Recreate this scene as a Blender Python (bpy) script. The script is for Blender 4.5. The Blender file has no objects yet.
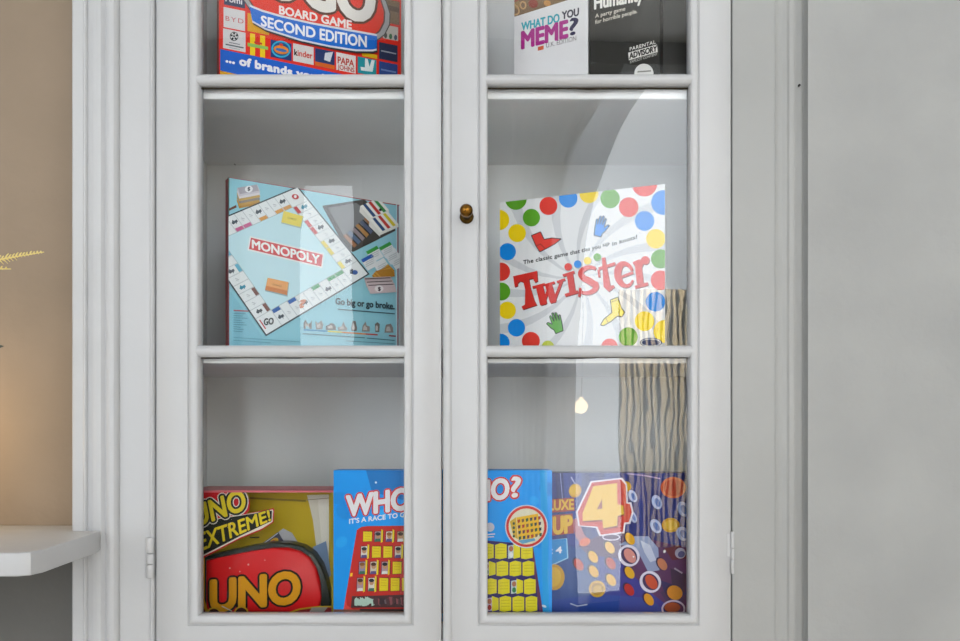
import bpy, bmesh, math, random
from mathutils import Vector
from mathutils.geometry import tessellate_polygon
random.seed(7)
C = bpy.context.scene.collection
sc = bpy.context.scene

# ------------------------------------------------------------------ camera, world, light, exposure
CAM = Vector((0.0, -1.2, 1.30)); F = 828.0; CX, HY = 480.0, 433.0      # focal length in pixels, horizon row
cd = bpy.data.cameras.new('camera'); co = bpy.data.objects.new('camera', cd); C.objects.link(co)
co.location = CAM; co.rotation_euler = (math.pi/2, 0, 0)
cd.sensor_width = 36.0; cd.lens = 36.0*F/960.0; cd.shift_y = (HY-320.5)/960.0
cd.clip_start = 0.02
sc.camera = co
w = bpy.data.worlds.new('world'); sc.world = w; w.use_nodes = True
w.node_tree.nodes['Background'].inputs[0].default_value = (.80, .88, 1, 1)
w.node_tree.nodes['Background'].inputs[1].default_value = 1.0
# fill light: radiance of each added, unseen window pane (rear left, rear middle, rear right, left wall)
FILL_TINT = (.92, .96, 1); FILL_L, FILL_M, FILL_R, FILL_SIDE = 6.2, 11.7, 7.9, 2.1
# added spot without a fixture, brightens the wood screen for the panes' reflection
sl = bpy.data.lights.new('added_screen_spot', 'SPOT'); sl.energy = 2100; sl.spot_size = math.radians(34); sl.spot_blend = .5; sl.shadow_soft_size = .04; sl.color = (1, .97, .92)
so = bpy.data.objects.new('added_screen_spot', sl); C.objects.link(so); so.location = (.75, -1.0, 3.3)
so.rotation_euler = (Vector((.85, -2.5, 1.35))-Vector(so.location)).to_track_quat('-Z', 'Y').to_euler()
def point_light(name, loc, power, col, r=.05):
    l = bpy.data.lights.new(name, 'POINT'); l.energy = power; l.color = col; l.shadow_soft_size = r
    o = bpy.data.objects.new(name, l); C.objects.link(o); o.location = loc
    return o
point_light('lamp_glow', (-.82, -.05, 1.30), 1.1, (1, .66, .26), .06)
vs = sc.view_settings
vs.view_transform = 'Standard'; vs.look = 'None'; vs.gamma = 1; vs.use_curve_mapping = False
vs.exposure = -0.10

# ------------------------------------------------------------------ helpers: materials
def lin(h):
    h = h.lstrip('#'); r = []
    for i in (0, 2, 4):
        c = int(h[i:i+2], 16)/255
        r.append(c/12.92 if c <= .04045 else ((c+.055)/1.055)**2.4)
    return (*r, 1)
MATS = {}
def mat(hexcol, rough=.5, metal=0, spec=.5, key=None):
    k = (hexcol, rough, metal, spec)
    if k in MATS: return MATS[k]
    m = bpy.data.materials.new(key or ('print_' + hexcol.strip('#'))); m.use_nodes = True
    p = m.node_tree.nodes['Principled BSDF']
    p.inputs['Base Color'].default_value = lin(hexcol); p.inputs['Roughness'].default_value = rough
    p.inputs['Metallic'].default_value = metal; p.inputs['Specular IOR Level'].default_value = spec
    MATS[k] = m
    return m
def paint(name, h1, h2, rough=.5, bump=.02, scale=5, bscale=60, streak=1.0, coat=0):
    m = bpy.data.materials.new(name); m.use_nodes = True; nt = m.node_tree; N = nt.nodes; L = nt.links
    p = N['Principled BSDF']; p.inputs['Roughness'].default_value = rough
    p.inputs['Coat Weight'].default_value = coat
    tc = N.new('ShaderNodeTexCoord'); mp = N.new('ShaderNodeMapping'); mp.inputs['Scale'].default_value = (1, 1, streak)
    L.new(tc.outputs['Object'], mp.inputs['Vector'])
    n1 = N.new('ShaderNodeTexNoise'); n1.inputs['Scale'].default_value = scale; n1.inputs['Detail'].default_value = 4
    L.new(mp.outputs['Vector'], n1.inputs['Vector'])
    cr = N.new('ShaderNodeValToRGB'); cr.color_ramp.elements[0].color = lin(h1); cr.color_ramp.elements[1].color = lin(h2)
    cr.color_ramp.elements[0].position = .32; cr.color_ramp.elements[1].position = .68
    L.new(n1.outputs['Fac'], cr.inputs['Fac']); L.new(cr.outputs['Color'], p.inputs['Base Color'])
    n2 = N.new('ShaderNodeTexNoise'); n2.inputs['Scale'].default_value = bscale; n2.inputs['Detail'].default_value = 3
    L.new(mp.outputs['Vector'], n2.inputs['Vector'])
    b = N.new('ShaderNodeBump'); b.inputs['Strength'].default_value = .5; b.inputs['Distance'].default_value = bump*.05
    L.new(n2.outputs['Fac'], b.inputs['Height']); L.new(b.outputs['Normal'], p.inputs['Normal'])
    return m
def glass_mat():
    m = bpy.data.materials.new('old_window_glass'); m.use_nodes = True; nt = m.node_tree; N = nt.nodes; L = nt.links
    N.remove(N['Principled BSDF']); out = N['Material Output']
    tr = N.new('ShaderNodeBsdfTransparent'); tr.inputs[0].default_value = (.992, .996, .994, 1)
    gl = N.new('ShaderNodeBsdfGlossy'); gl.inputs['Roughness'].default_value = .004
    fr = N.new('ShaderNodeFresnel'); fr.inputs['IOR'].default_value = 1.5
    tc = N.new('ShaderNodeTexCoord'); n = N.new('ShaderNodeTexNoise'); n.inputs['Scale'].default_value = 7; n.inputs['Detail'].default_value = 1
    L.new(tc.outputs['Object'], n.inputs['Vector'])
    b = N.new('ShaderNodeBump'); b.inputs['Strength'].default_value = .35; b.inputs['Distance'].default_value = .0011
    L.new(n.outputs['Fac'], b.inputs['Height']); L.new(b.outputs['Normal'], gl.inputs['Normal'])
    mx = N.new('ShaderNodeMixShader')
    L.new(fr.outputs[0], mx.inputs[0]); L.new(tr.outputs[0], mx.inputs[1]); L.new(gl.outputs[0], mx.inputs[2])
    # old putty and grime along the pane's upper edge
    sp = N.new('ShaderNodeSeparateXYZ'); L.new(tc.outputs['Generated'], sp.inputs[0])
    n3 = N.new('ShaderNodeTexNoise'); n3.inputs['Scale'].default_value = 22; L.new(tc.outputs['Object'], n3.inputs['Vector'])
    ma = N.new('ShaderNodeMath'); ma.operation = 'MULTIPLY_ADD'; ma.inputs[1].default_value = .009; L.new(n3.outputs['Fac'], ma.inputs[0]); L.new(sp.outputs['Z'], ma.inputs[2])
    gt = N.new('ShaderNodeMath'); gt.operation = 'GREATER_THAN'; gt.inputs[1].default_value = .9985; L.new(ma.outputs[0], gt.inputs[0])
    df = N.new('ShaderNodeBsdfDiffuse'); df.inputs[0].default_value = lin('#3a342c')
    mx2 = N.new('ShaderNodeMixShader'); L.new(gt.outputs[0], mx2.inputs[0]); L.new(mx.outputs[0], mx2.inputs[1]); L.new(df.outputs[0], mx2.inputs[2])
    L.new(mx2.outputs[0], out.inputs['Surface'])
    return m
def film_mat():
    m = bpy.data.materials.new('clear_plastic_film'); m.use_nodes = True; nt = m.node_tree; N = nt.nodes; L = nt.links
    N.remove(N['Principled BSDF']); out = N['Material Output']
    tr = N.new('ShaderNodeBsdfTransparent'); tr.inputs[0].default_value = (.99, .99, .985, 1)
    gl = N.new('ShaderNodeBsdfGlossy'); gl.inputs['Roughness'].default_value = .12
    fr = N.new('ShaderNodeFresnel'); fr.inputs['IOR'].default_value = 1.13
    tc = N.new('ShaderNodeTexCoord'); n = N.new('ShaderNodeTexNoise'); n.inputs['Scale'].default_value = 18
    L.new(tc.outputs['Object'], n.inputs['Vector'])
    b = N.new('ShaderNodeBump'); b.inputs['Distance'].default_value = .006; b.inputs['Strength'].default_value = .6
    L.new(n.outputs['Fac'], b.inputs['Height']); L.new(b.outputs['Normal'], gl.inputs['Normal'])
    mx = N.new('ShaderNodeMixShader'); L.new(fr.outputs[0], mx.inputs[0]); L.new(tr.outputs[0], mx.inputs[1]); L.new(gl.outputs[0], mx.inputs[2])
    L.new(mx.outputs[0], out.inputs['Surface'])
    return m
def glow(name, col, s):
    m = bpy.data.materials.new(name); m.use_nodes = True; nt = m.node_tree
    nt.nodes.remove(nt.nodes['Principled BSDF'])
    e = nt.nodes.new('ShaderNodeEmission'); e.inputs[0].default_value = (*col, 1); e.inputs[1].default_value = s
    nt.links.new(e.outputs[0], nt.nodes['Material Output'].inputs['Surface'])
    return m
def zebrano():
    m = bpy.data.materials.new('zebrano_veneer'); m.use_nodes = True; nt = m.node_tree; N = nt.nodes; L = nt.links
    p = N['Principled BSDF']; p.inputs['Roughness'].default_value = .45
    tc = N.new('ShaderNodeTexCoord'); mp = N.new('ShaderNodeMapping'); mp.inputs['Scale'].default_value = (1, 1, .22)
    L.new(tc.outputs['Object'], mp.inputs['Vector'])
    wv = N.new('ShaderNodeTexWave'); wv.wave_type = 'BANDS'; wv.bands_direction = 'X'
    wv.inputs['Scale'].default_value = 11; wv.inputs['Distortion'].default_value = 7; wv.inputs['Detail'].default_value = 2
    wv.inputs['Detail Scale'].default_value = 2.2
    L.new(mp.outputs['Vector'], wv.inputs['Vector'])
    cr = N.new('ShaderNodeValToRGB'); e = cr.color_ramp.elements
    e[0].position = .0; e[0].color = lin('#0a0806'); e[1].position = .52; e[1].color = lin('#d2bf9c')
    x = cr.color_ramp.elements.new(.27); x.color = lin('#2c241a')
    L.new(wv.outputs['Fac'], cr.inputs['Fac']); L.new(cr.outputs['Color'], p.inputs['Base Color'])
    return m

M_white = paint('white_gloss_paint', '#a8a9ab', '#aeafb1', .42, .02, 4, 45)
M_inner = paint('white_cabinet_interior_paint', '#f0f0f0', '#f5f5f4', .55, .02, 5, 40)
M_back = paint('white_cabinet_lining_paint', '#d6d7d7', '#dedfde', .55, .02, 5, 40)
M_grey = paint('pale_grey_wall_paint', '#8a8b8b', '#949594', .75, .05, 6, 55)
M_right = paint('right_grey_white_paint', '#8b8c8b', '#939493', .5, .03, 4, 45)  # darker grey-white on the right trim and right frame stile
M_beige = paint('beige_plaster', '#7f705f', '#887866', .8, .05, 5, 40)
M_shelf_shade = paint('dark_grey_shelf_shade', '#545351', '#5c5b58', .7, .03, 5, 40)  # wall colour with the shade under the mantel shelf worked in
M_rear = paint('dark_grey_rear_wall_paint', '#4a4b49', '#525350', .8, .03, 3, 40)
M_side = paint('off_white_wall_paint', '#dcdad5', '#e4e2dd', .8, .03, 3, 40)
M_floor = paint('pale_oak_floorboards', '#d6ccbc', '#e0d7c9', .5, .03, 6, 30)
M_glass = glass_mat(); M_film = film_mat()
M_dark = mat('#1c1a18', .8, key='dark_gap')

# ------------------------------------------------------------------ helpers: geometry
def P(px, py, d):
    return Vector(((px-CX)/F*d, CAM.y+d, CAM.z+(HY-py)/F*d))
S = 1.2/F
def X(px): return (px-CX)*S                    # on the door-face plane y = 0
def Z(py): return CAM.z+(HY-py)*S
def link(name, me, m, parent=None, kind=None):
    o = bpy.data.objects.new(name, me); C.objects.link(o)
    for q in (m if isinstance(m, (list, tuple)) else [m]): me.materials.append(q)
    if parent is not None: o.parent = parent
    if kind: o['kind'] = kind
    return o
def finish(bm, name):
    bmesh.ops.recalc_face_normals(bm, faces=bm.faces)
    me = bpy.data.meshes.new(name); bm.to_mesh(me); bm.free(); return me
def bx(bm, x0, x1, y0, y1, z0, z1, mi=0):
    v = [bm.verts.new((x, y, z)) for x in (x0, x1) for y in (y0, y1) for z in (z0, z1)]
    for q in ((0,1,3,2), (4,6,7,5), (0,4,5,1), (2,3,7,6), (0,2,6,4), (1,5,7,3)):
        f = bm.faces.new([v[i] for i in q]); f.material_index = mi
def bevel_all(bm, w, seg=2):
    bmesh.ops.bevel(bm, geom=list(bm.edges), offset=w, segments=seg, profile=.6, affect='EDGES', clamp_overlap=True)
def smooth(o, ang=40):
    for p in o.data.polygons: p.use_smooth = True
    try: o.data.set_sharp_from_angle(angle=math.radians(ang))
    except Exception: pass
    return o
def box(name, x0, x1, y0, y1, z0, z1, m, parent=None, kind=None, bev=0):
    bm = bmesh.new(); bx(bm, x0, x1, y0, y1, z0, z1)
    if bev: bevel_all(bm, bev)
    return link(name, finish(bm, name), m, parent, kind)
def prism(bm, pts, z0, z1, mi=0):
    a = [bm.verts.new((x, y, z0)) for x, y in pts]; b = [bm.verts.new((x, y, z1)) for x, y in pts]
    n = len(pts)
    for i in range(n):
        bm.faces.new((a[i], a[(i+1) % n], b[(i+1) % n], b[i])).material_index = mi
    bm.faces.new(a[::-1]).material_index = mi; bm.faces.new(b).material_index = mi
def loft_rects(bm, rects):
    rings = []
    for (x0, x1, z0, z1, y) in rects:
        rings.append([bm.verts.new(p) for p in ((x0, y, z0), (x1, y, z0), (x1, y, z1), (x0, y, z1))])
    n = len(rings)
    for k in range(n):
        a, b = rings[k], rings[(k+1) % n]
        for i in range(4): bm.faces.new((a[i], a[(i+1) % 4], b[(i+1) % 4], b[i]))
def revolve(bm, prof, centre, axis='z', seg=24):
    rings = []
    for r, h in prof:
        ring = []
        for k in range(seg):
            a = 2*math.pi*k/seg; c, s = r*math.cos(a), r*math.sin(a)
            p = (c, s, h) if axis == 'z' else (c, h, s)
            ring.append(bm.verts.new(Vector(centre)+Vector(p)))
        rings.append(ring)
    for a, b in zip(rings, rings[1:]):
        for k in range(seg): bm.faces.new((a[k], a[(k+1) % seg], b[(k+1) % seg], b[k]))
    bm.faces.new(rings[0]); bm.faces.new(rings[-1])
def tube(bm, pts, r0, r1, seg=8):
    pts = [Vector(p) for p in pts]; rings = []
    for i, p in enumerate(pts):
        t = (pts[min(i+1, len(pts)-1)]-pts[max(i-1, 0)]).normalized()
        u = t.orthogonal().normalized(); v = t.cross(u); r = r0+(r1-r0)*i/(len(pts)-1)
        rings.append([bm.verts.new(p+(u*math.cos(2*math.pi*k/seg)+v*math.sin(2*math.pi*k/seg))*r) for k in range(seg)])
    for a, b in zip(rings, rings[1:]):
        for k in range(seg): bm.faces.new((a[k], a[(k+1) % seg], b[(k+1) % seg], b[k]))
    bm.faces.new(rings[0]); bm.faces.new(rings[-1])
def thing(name, loc, label, cat, group=None):
    o = bpy.data.objects.new(name, None); C.objects.link(o); o.location = loc
    o.empty_display_size = .05
    o['label'] = label; o['category'] = cat
    if group: o['group'] = group
    return o
def tag(o, label, cat, group=None):
    o['label'] = label; o['category'] = cat
    if group: o['group'] = group
    return o
def settle(root):                              # children were built in world space: keep them there under the moved root
    bpy.context.view_layer.update()
    for c in root.children: c.matrix_parent_inverse = root.matrix_world.inverted()

# ------------------------------------------------------------------ helpers: printed artwork on a flat face
class Face:
    """Upright rectangle seen from the room: left edge at pixel column xl / depth dl, right edge at xr / dr."""
    def __init__(s, xl, dl, xr, dr, z0, z1, inset=0):
        a, b = P(xl, HY, dl), P(xr, HY, dr)
        s.u = (b-a); s.u.z = 0; s.W = s.u.length; s.u.normalize(); s.v = Vector((0, 0, 1))
        s.n = s.u.cross(s.v)                   # towards the room
        if s.n.y > 0: s.n = -s.n
        s.o = Vector((a.x, a.y, z0)) - s.n*inset; s.H = z1-z0
    def moved(s, inset):
        f = Face.__new__(Face); f.u, f.v, f.n, f.W, f.H = s.u, s.v, s.n, s.W, s.H; f.o = s.o - s.n*inset
        return f
    def uv(s, px, py):
        d = Vector(((px-CX)/F, 1, (HY-py)/F)); t = (s.o-CAM).dot(s.n)/d.dot(s.n)
        q = CAM+d*t-s.o
        return (q.dot(s.u), q.dot(s.v))
    def at(s, u, v, h=0): return s.o+s.u*u+s.v*v+s.n*h
def clip(poly, W, H, m=.0):
    for ax, lim, sg in ((0, m, 1), (0, W-m, -1), (1, m, 1), (1, H-m, -1)):
        out = []
        for i in range(len(poly)):
            a, b = poly[i-1], poly[i]
            ia, ib = (a[ax]-lim)*sg >= 0, (b[ax]-lim)*sg >= 0
            if ia != ib:
                t = (lim-a[ax])/(b[ax]-a[ax]); out.append((a[0]+(b[0]-a[0])*t, a[1]+(b[1]-a[1])*t))
            if ib: out.append(b)
        poly = out
        if len(poly) < 3: return []
    return poly
TEXTS = {}
def text_tris(s, off=0, space=1.0):
    k = (s, off, space)
    if k in TEXTS: return TEXTS[k]
    cu = bpy.data.curves.new('lettering', 'FONT'); cu.body = s; cu.resolution_u = 4; cu.offset = off; cu.space_character = space
    o = bpy.data.objects.new('lettering', cu); C.objects.link(o)
    dg = bpy.context.evaluated_depsgraph_get(); dg.update()
    me = o.evaluated_get(dg).to_mesh()
    tr = [[(me.vertices[i].co.x, me.vertices[i].co.y) for i in p.vertices] for p in me.polygons]
    o.evaluated_get(dg).to_mesh_clear()
    bpy.data.objects.remove(o); bpy.data.curves.remove(cu)
    TEXTS[k] = tr
    return tr
LAY = .00016
class Art:
    def __init__(s, face, rough=.35, margin=0.0):
        s.f = face; s.bm = bmesh.new(); s.m = []; s.rough = rough; s.margin = margin; s.auto = 0; s.cnt = {}
    def mi(s, col):
        m = mat(col, s.rough, 0, .2)
        if m not in s.m: s.m.append(m)
        return s.m.index(m)
    def tri(s, pts, col, lay):
        q = clip(pts, s.f.W, s.f.H, s.margin)
        if len(q) < 3: return
        vs_ = [s.bm.verts.new(s.f.at(a, b, .0002+lay*LAY)) for a, b in q]
        try: s.bm.faces.new(vs_).material_index = s.mi(col)
        except ValueError: pass
    def lay(s, lay):
        if lay is None: s.auto += 1; return s.auto
        s.auto = max(s.auto, lay); return lay
    def poly(s, pts, col, lay=None, px=True):
        lay = s.lay(lay); s.cnt[lay] = s.cnt.get(lay, 0)+1; lay += (s.cnt[lay] % 64)*.0125   # inks of one layer never share a plane
        if px: pts = [s.f.uv(*p) for p in pts]
        for t in tessellate_polygon([[Vector((a, b, 0)) for a, b in pts]]):
            s.tri([pts[i] for i in t], col, lay)
    def ell(s, cx, cy, rx, ry=None, col='#fff', rot=0, lay=None, n=28, a0=0, a1=360):
        ry = ry or rx; c, k = math.cos(math.radians(rot)), math.sin(math.radians(rot)); pts = []
        m = n if a1-a0 >= 360 else n+1
        for i in range(m):
            a = math.radians(a0+(a1-a0)*i/n); x, y = rx*math.cos(a), ry*math.sin(a)
            pts.append((cx+x*c-y*k, cy+x*k+y*c))
        s.poly(pts, col, lay)
    def ring(s, cx, cy, rx, ry, wd, col, rot=0, lay=None, n=28, a0=0, a1=360):
        lay = s.lay(lay); c, k = math.cos(math.radians(rot)), math.sin(math.radians(rot))
        def q(a, e):
            x, y = (rx-e)*math.cos(a), (ry-e)*math.sin(a); return (cx+x*c-y*k, cy+x*k+y*c)
        for i in range(n):
            a, b = math.radians(a0+(a1-a0)*i/n), math.radians(a0+(a1-a0)*(i+1)/n)
            s.poly([q(a, 0), q(b, 0), q(b, wd), q(a, wd)], col, lay)
    def stroke(s, pts, wd, col, lay=None):
        lay = s.lay(lay); n = len(pts); L_, R_ = [], []
        ws = wd if isinstance(wd, (list, tuple)) else [wd]*n
        for i in range(n):
            a, b = pts[max(i-1, 0)], pts[min(i+1, n-1)]
            dx, dy = b[0]-a[0], b[1]-a[1]; l = math.hypot(dx, dy) or 1
            nx, ny = -dy/l*ws[i]/2, dx/l*ws[i]/2
            L_.append((pts[i][0]+nx, pts[i][1]+ny)); R_.append((pts[i][0]-nx, pts[i][1]-ny))
        for i in range(n-1): s.poly([L_[i], L_[i+1], R_[i+1], R_[i]], col, lay)
    def text(s, body, a, b, h, col, off=.0, lay=None, h2=None, lean=(0, 0), space=1.0, bend=0, outline=None):
        """baseline from pixel a to pixel b, cap height h pixels at a and h2 at b"""
        h2 = h if h2 is None else h2
        base = text_tris(body, 0, space)
        xs = [p[0] for t in base for p in t]
        if not xs: return
        x0, x1 = min(xs), max(xs); cap = .69
        jobs = [(off, col)]
        if outline: jobs = [(off+e, c) for e, c in outline] + jobs
        for o_, c_ in jobs:
            L_ = s.lay(lay)
            if lay is not None: lay += 1
            ln = math.hypot(b[0]-a[0], b[1]-a[1]); kx, ky = ln/(x1-x0), h/cap   # pixels per em across and up
            e_ = max(o_, 0)*(kx+ky)/2; nn = 8 if e_ < .9 else 14
            sh = [(e_*math.cos(2*math.pi*i/nn), e_*math.sin(2*math.pi*i/nn)) for i in range(nn)] if e_ > .06 else [(0, 0)]
            for si, (sx, sy) in enumerate(sh):
                for t in base:
                    q = []
                    for (x, y) in t:
                        k = (x-x0)/(x1-x0); hh = (h+(h2-h)*k)*y/cap
                        q.append(s.f.uv(a[0]+(b[0]-a[0])*k+lean[0]*y/cap+sx, a[1]+(b[1]-a[1])*k-hh+bend*4*k*(1-k)+lean[1]*y/cap+sy))
                    s.tri(q, c_, L_+si*.06)
    def done(s, name, parent):
        bmesh.ops.remove_doubles(s.bm, verts=s.bm.verts, dist=1e-7)
        for f in s.bm.faces:
            f.normal_update()
            if f.normal.dot(s.f.n) < 0: f.normal_flip()
        me = bpy.data.meshes.new(name); s.bm.to_mesh(me); s.bm.free()
        return link(name, me, s.m or [mat('#888888')], parent)
def slab(bm, f, u0, u1, v0, v1, h0, h1, mi=0):
    v = [bm.verts.new(f.at(u, q, -h)) for u in (u0, u1) for h in (h0, h1) for q in (v0, v1)]
    for q in ((0,1,3,2), (4,6,7,5), (0,4,5,1), (2,3,7,6), (0,2,6,4), (1,5,7,3)):
        bm.faces.new([v[i] for i in q]).material_index = mi
def carton(f, T, lidc, basec, label, z):
    """telescoping carton stood on its edge: a lid facing the room and the tray it closes"""
    root = thing('board_game_box', f.at(f.W/2, 0, -T/2), label, 'board game', 'boxed games on the cabinet shelves')
    bm = bmesh.new(); slab(bm, f, 0, f.W, 0, f.H, 0, T*.82); bevel_all(bm, .0009, 1)
    link('lid', finish(bm, 'lid'), mat(lidc, .4), root)
    bm = bmesh.new(); e = .0015; slab(bm, f, e, f.W-e, e, f.H-e, T*.82+.0002, T); bevel_all(bm, .0006, 1)
    link('tray', finish(bm, 'tray'), mat(basec, .5), root)
    return root

# ------------------------------------------------------------------ the room shell
CEIL = 3.4; XL, XR, YR = -2.4, 2.4, -3.2
YB = .325                                      # cabinet back, world y
box('floor', XL-.1, XR+.1, YR-.1, .5, -.08, 0, M_floor, kind='structure')
box('ceiling', XL-.1, XR+.1, YR-.1, .5, CEIL, CEIL+.08, M_side, kind='structure')
xtL = X(73.5)                                  # outer edge of the left architrave
zsh = 1.159                                    # mantel shelf top
box('wall_alcove', XL, xtL+.03, .065, .16, zsh-.014, CEIL, M_beige, kind='structure')
box('wall_shelf_shade', XL, xtL+.03, .065, .16, 0, zsh-.014, M_shelf_shade, kind='structure')  # shade beneath the mantel shelf put into a darker wall colour
box('wall_front', X(808), XR, .0, .12, 0, CEIL, M_grey, kind='structure')
box('wall_left', XL-.1, XL, YR, .16, 0, CEIL, M_side, kind='structure')
box('wall_right', XR, XR+.1, YR, .16, 0, CEIL, M_side, kind='structure')
DR = 4.4                                       # mirrored depth of the rear wall as the panes show it
def RX(px, d=DR): return (px-CX)/F*d
def RZ(py, d=DR): return CAM.z+(HY-py)/F*d
box('wall_rear', XL, XR, YR-.1, YR, 0, CEIL, M_rear, kind='structure')

def window(name, x0, x1, z0, z1, strength):
    o = link(name, bpy.data.meshes.new(name), M_white, kind='structure')
    bm = bmesh.new(); t = .05
    loft_rects(bm, [(x0-t, x1+t, z0-t, z1+t, YR), (x0-t, x1+t, z0-t, z1+t, YR+.03), (x0, x1, z0, z1, YR+.03), (x0, x1, z0, z1, YR)])
    bmesh.ops.recalc_face_normals(bm, faces=bm.faces); bm.to_mesh(o.data); bm.free()
    g = box('window_glazing', x0, x1, YR+.001, YR+.006, z0, z1, glow('daylight_sky_through_glass', (.90, .95, 1), strength), o)
    return o
window('window_1', RX(546), RX(755), .45, RZ(72), 5.4)
window('window_2', RX(250), RX(352), RZ(352), RZ(184), 4.4)
def window_frame(name, x0, x1, z0, z1, y=YR, t=.05):
    bm = bmesh.new()
    loft_rects(bm, [(x0-t, x1+t, z0-t, z1+t, y), (x0-t, x1+t, z0-t, z1+t, y+.045), (x0, x1, z0, z1, y+.045), (x0, x1, z0, z1, y)])
    link(name, finish(bm, name), M_white, kind='structure')
def fill_window(name, x0, x1, z0, z1, strength):  # glowing pane in a frame, added as fill light
    window_frame(name, x0, x1, z0, z1)
    box('window_glazing', x0, x1, YR+.001, YR+.006, z0, z1, glow('daylight_'+name, FILL_TINT, strength), bpy.data.objects[name])
fill_window('fill_window_3', -2.37, -1.57, .7, 3.1, FILL_L); fill_window('fill_window_4', -.37, -.01, .5, 3.0, FILL_M); fill_window('fill_window_5', 1.58, 2.37, .7, 3.1, FILL_R)  # added windows the panes do not mirror, lighting the cabinet from the front
wl_ = bmesh.new(); bx(wl_, XL, XL+.045, -2.85, -2.8, .95, 3.05); bx(wl_, XL, XL+.045, -1.2, -1.15, .95, 3.05); bx(wl_, XL, XL+.045, -2.8, -1.2, .95, 1.0); bx(wl_, XL, XL+.045, -2.8, -1.2, 3.0, 3.05)
link('window_6', finish(wl_, 'window_6'), M_white, kind='structure')  # added side window, unseen, for more light from the left
box('window_glazing', XL+.001, XL+.006, -2.8, -1.2, 1.0, 3.0, glow('daylight_window_6', FILL_TINT, FILL_SIDE), bpy.data.objects['window_6'])

# left architrave and right trim: moulded profiles run up the wall
def molding(name, pts, y_back, m, kind=None, parent=None, z0=0, z1=CEIL):
    bm = bmesh.new()
    prof = [(X(px), y) for px, y in pts]
    prof = [(prof[0][0], y_back)] + prof + [(prof[-1][0], y_back)]
    prism(bm, prof, z0, z1)
    return link(name, finish(bm, name), m, parent, kind)
def bead(a, b, y0, h, n=6):
    return [(a+(b-a)*i/n, y0-h*math.sin(math.pi*i/n)) for i in range(n+1)]
molding('trim_1', [(73.5, -.004), (75, -.006), (84.5, -.006)] + bead(85, 88.4, -.006, .002, 4) + [(89, -.0035), (91, -.0042), (95, -.0062), (99, -.007), (103, -.0066), (104.6, -.0045), (106, -.0026), (107.6, -.0026)]
        + [(108.6, -.0066), (110, -.0084), (113, -.009), (116, -.0078), (118, -.0046), (119.2, -.0008)], .2, M_white, 'structure')
molding('trim_2', [(775, 0), (778, .0015), (783, .0025), (787, .001), (789, -.0015), (793, -.002), (795, -.001), (795.6, .008), (796.4, .012), (805, .012), (806.6, .009), (808.2, .001)], .2, M_right, 'structure')

# ------------------------------------------------------------------ the display cabinet
cab = thing('display_cabinet', (X(443), .15, 0), 'white built-in display cabinet with two glazed doors and board games on its shelves', 'cabinet')
ZT, ZB = Z(-232), Z(706)
DT = .022                                      # door thickness
ci0, ci1 = X(119.2)+.004, X(775)-.004
zb_floor, zmid_top, zup_top = 1.017, 1.427, 1.820
zmid_bot, zup_bot = 1.403, 1.7936
bm = bmesh.new()                               # carcass: back, sides, top, bottom
bx(bm, ci0, ci1, YB, YB+.015, 0, ZT+.06); bx(bm, ci0, ci0+.016, .03, YB, 0, ZT+.06); bx(bm, ci1-.016, ci1, .03, YB, 0, ZT+.06)
bx(bm, ci0+.016, ci1-.016, .03, YB, ZT+.03, ZT+.06); bx(bm, ci0+.016, ci1-.016, .024, YB, zb_floor-.024, zb_floor)
link('carcass', finish(bm, 'carcass'), M_back, cab)
for zt, zb in ((zmid_top, zmid_bot), (zup_top, zup_bot), (2.17, 2.148)):
    bm = bmesh.new(); bx(bm, ci0+.017, ci1-.017, .0235, YB-.0005, zb, zt); bevel_all(bm, .0015, 1)
    link('shelf', finish(bm, 'shelf'), M_inner, cab)
# face frame: left and right stiles with a fine bead beside the doors, head and sill
bm = bmesh.new()
def stile(pts, zz0=0, zz1=ZT+.06):
    prof = [(X(a), y) for a, y in pts]; prof = [(prof[0][0], .03)] + prof + [(prof[-1][0], .03)]
    prism(bm, prof, zz0, zz1)
stile([(119.3, .0015), (148.5, .0015)] + bead(149.2, 154.0, .0015, .0035, 5) + [(154.6, .008)])
bx(bm, X(154.7), X(732.1), .001, .03, ZT+.003, ZT+.06)
bx(bm, X(154.7), X(732.1), .001, .03, 0, ZB-.003)
link('face_frame', finish(bm, 'face_frame'), M_white, cab)
bm = bmesh.new(); stile([(732.2, .004), (732.8, .0006), (775, .0006)]); link('frame_stile', finish(bm, 'frame_stile'), M_right, cab)
# crown above the cabinet, up to the ceiling
box('wall_cabinet_head', X(119.4), X(774.8), .012, .12, ZT+.0605, CEIL, M_grey, kind='structure')

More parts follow.
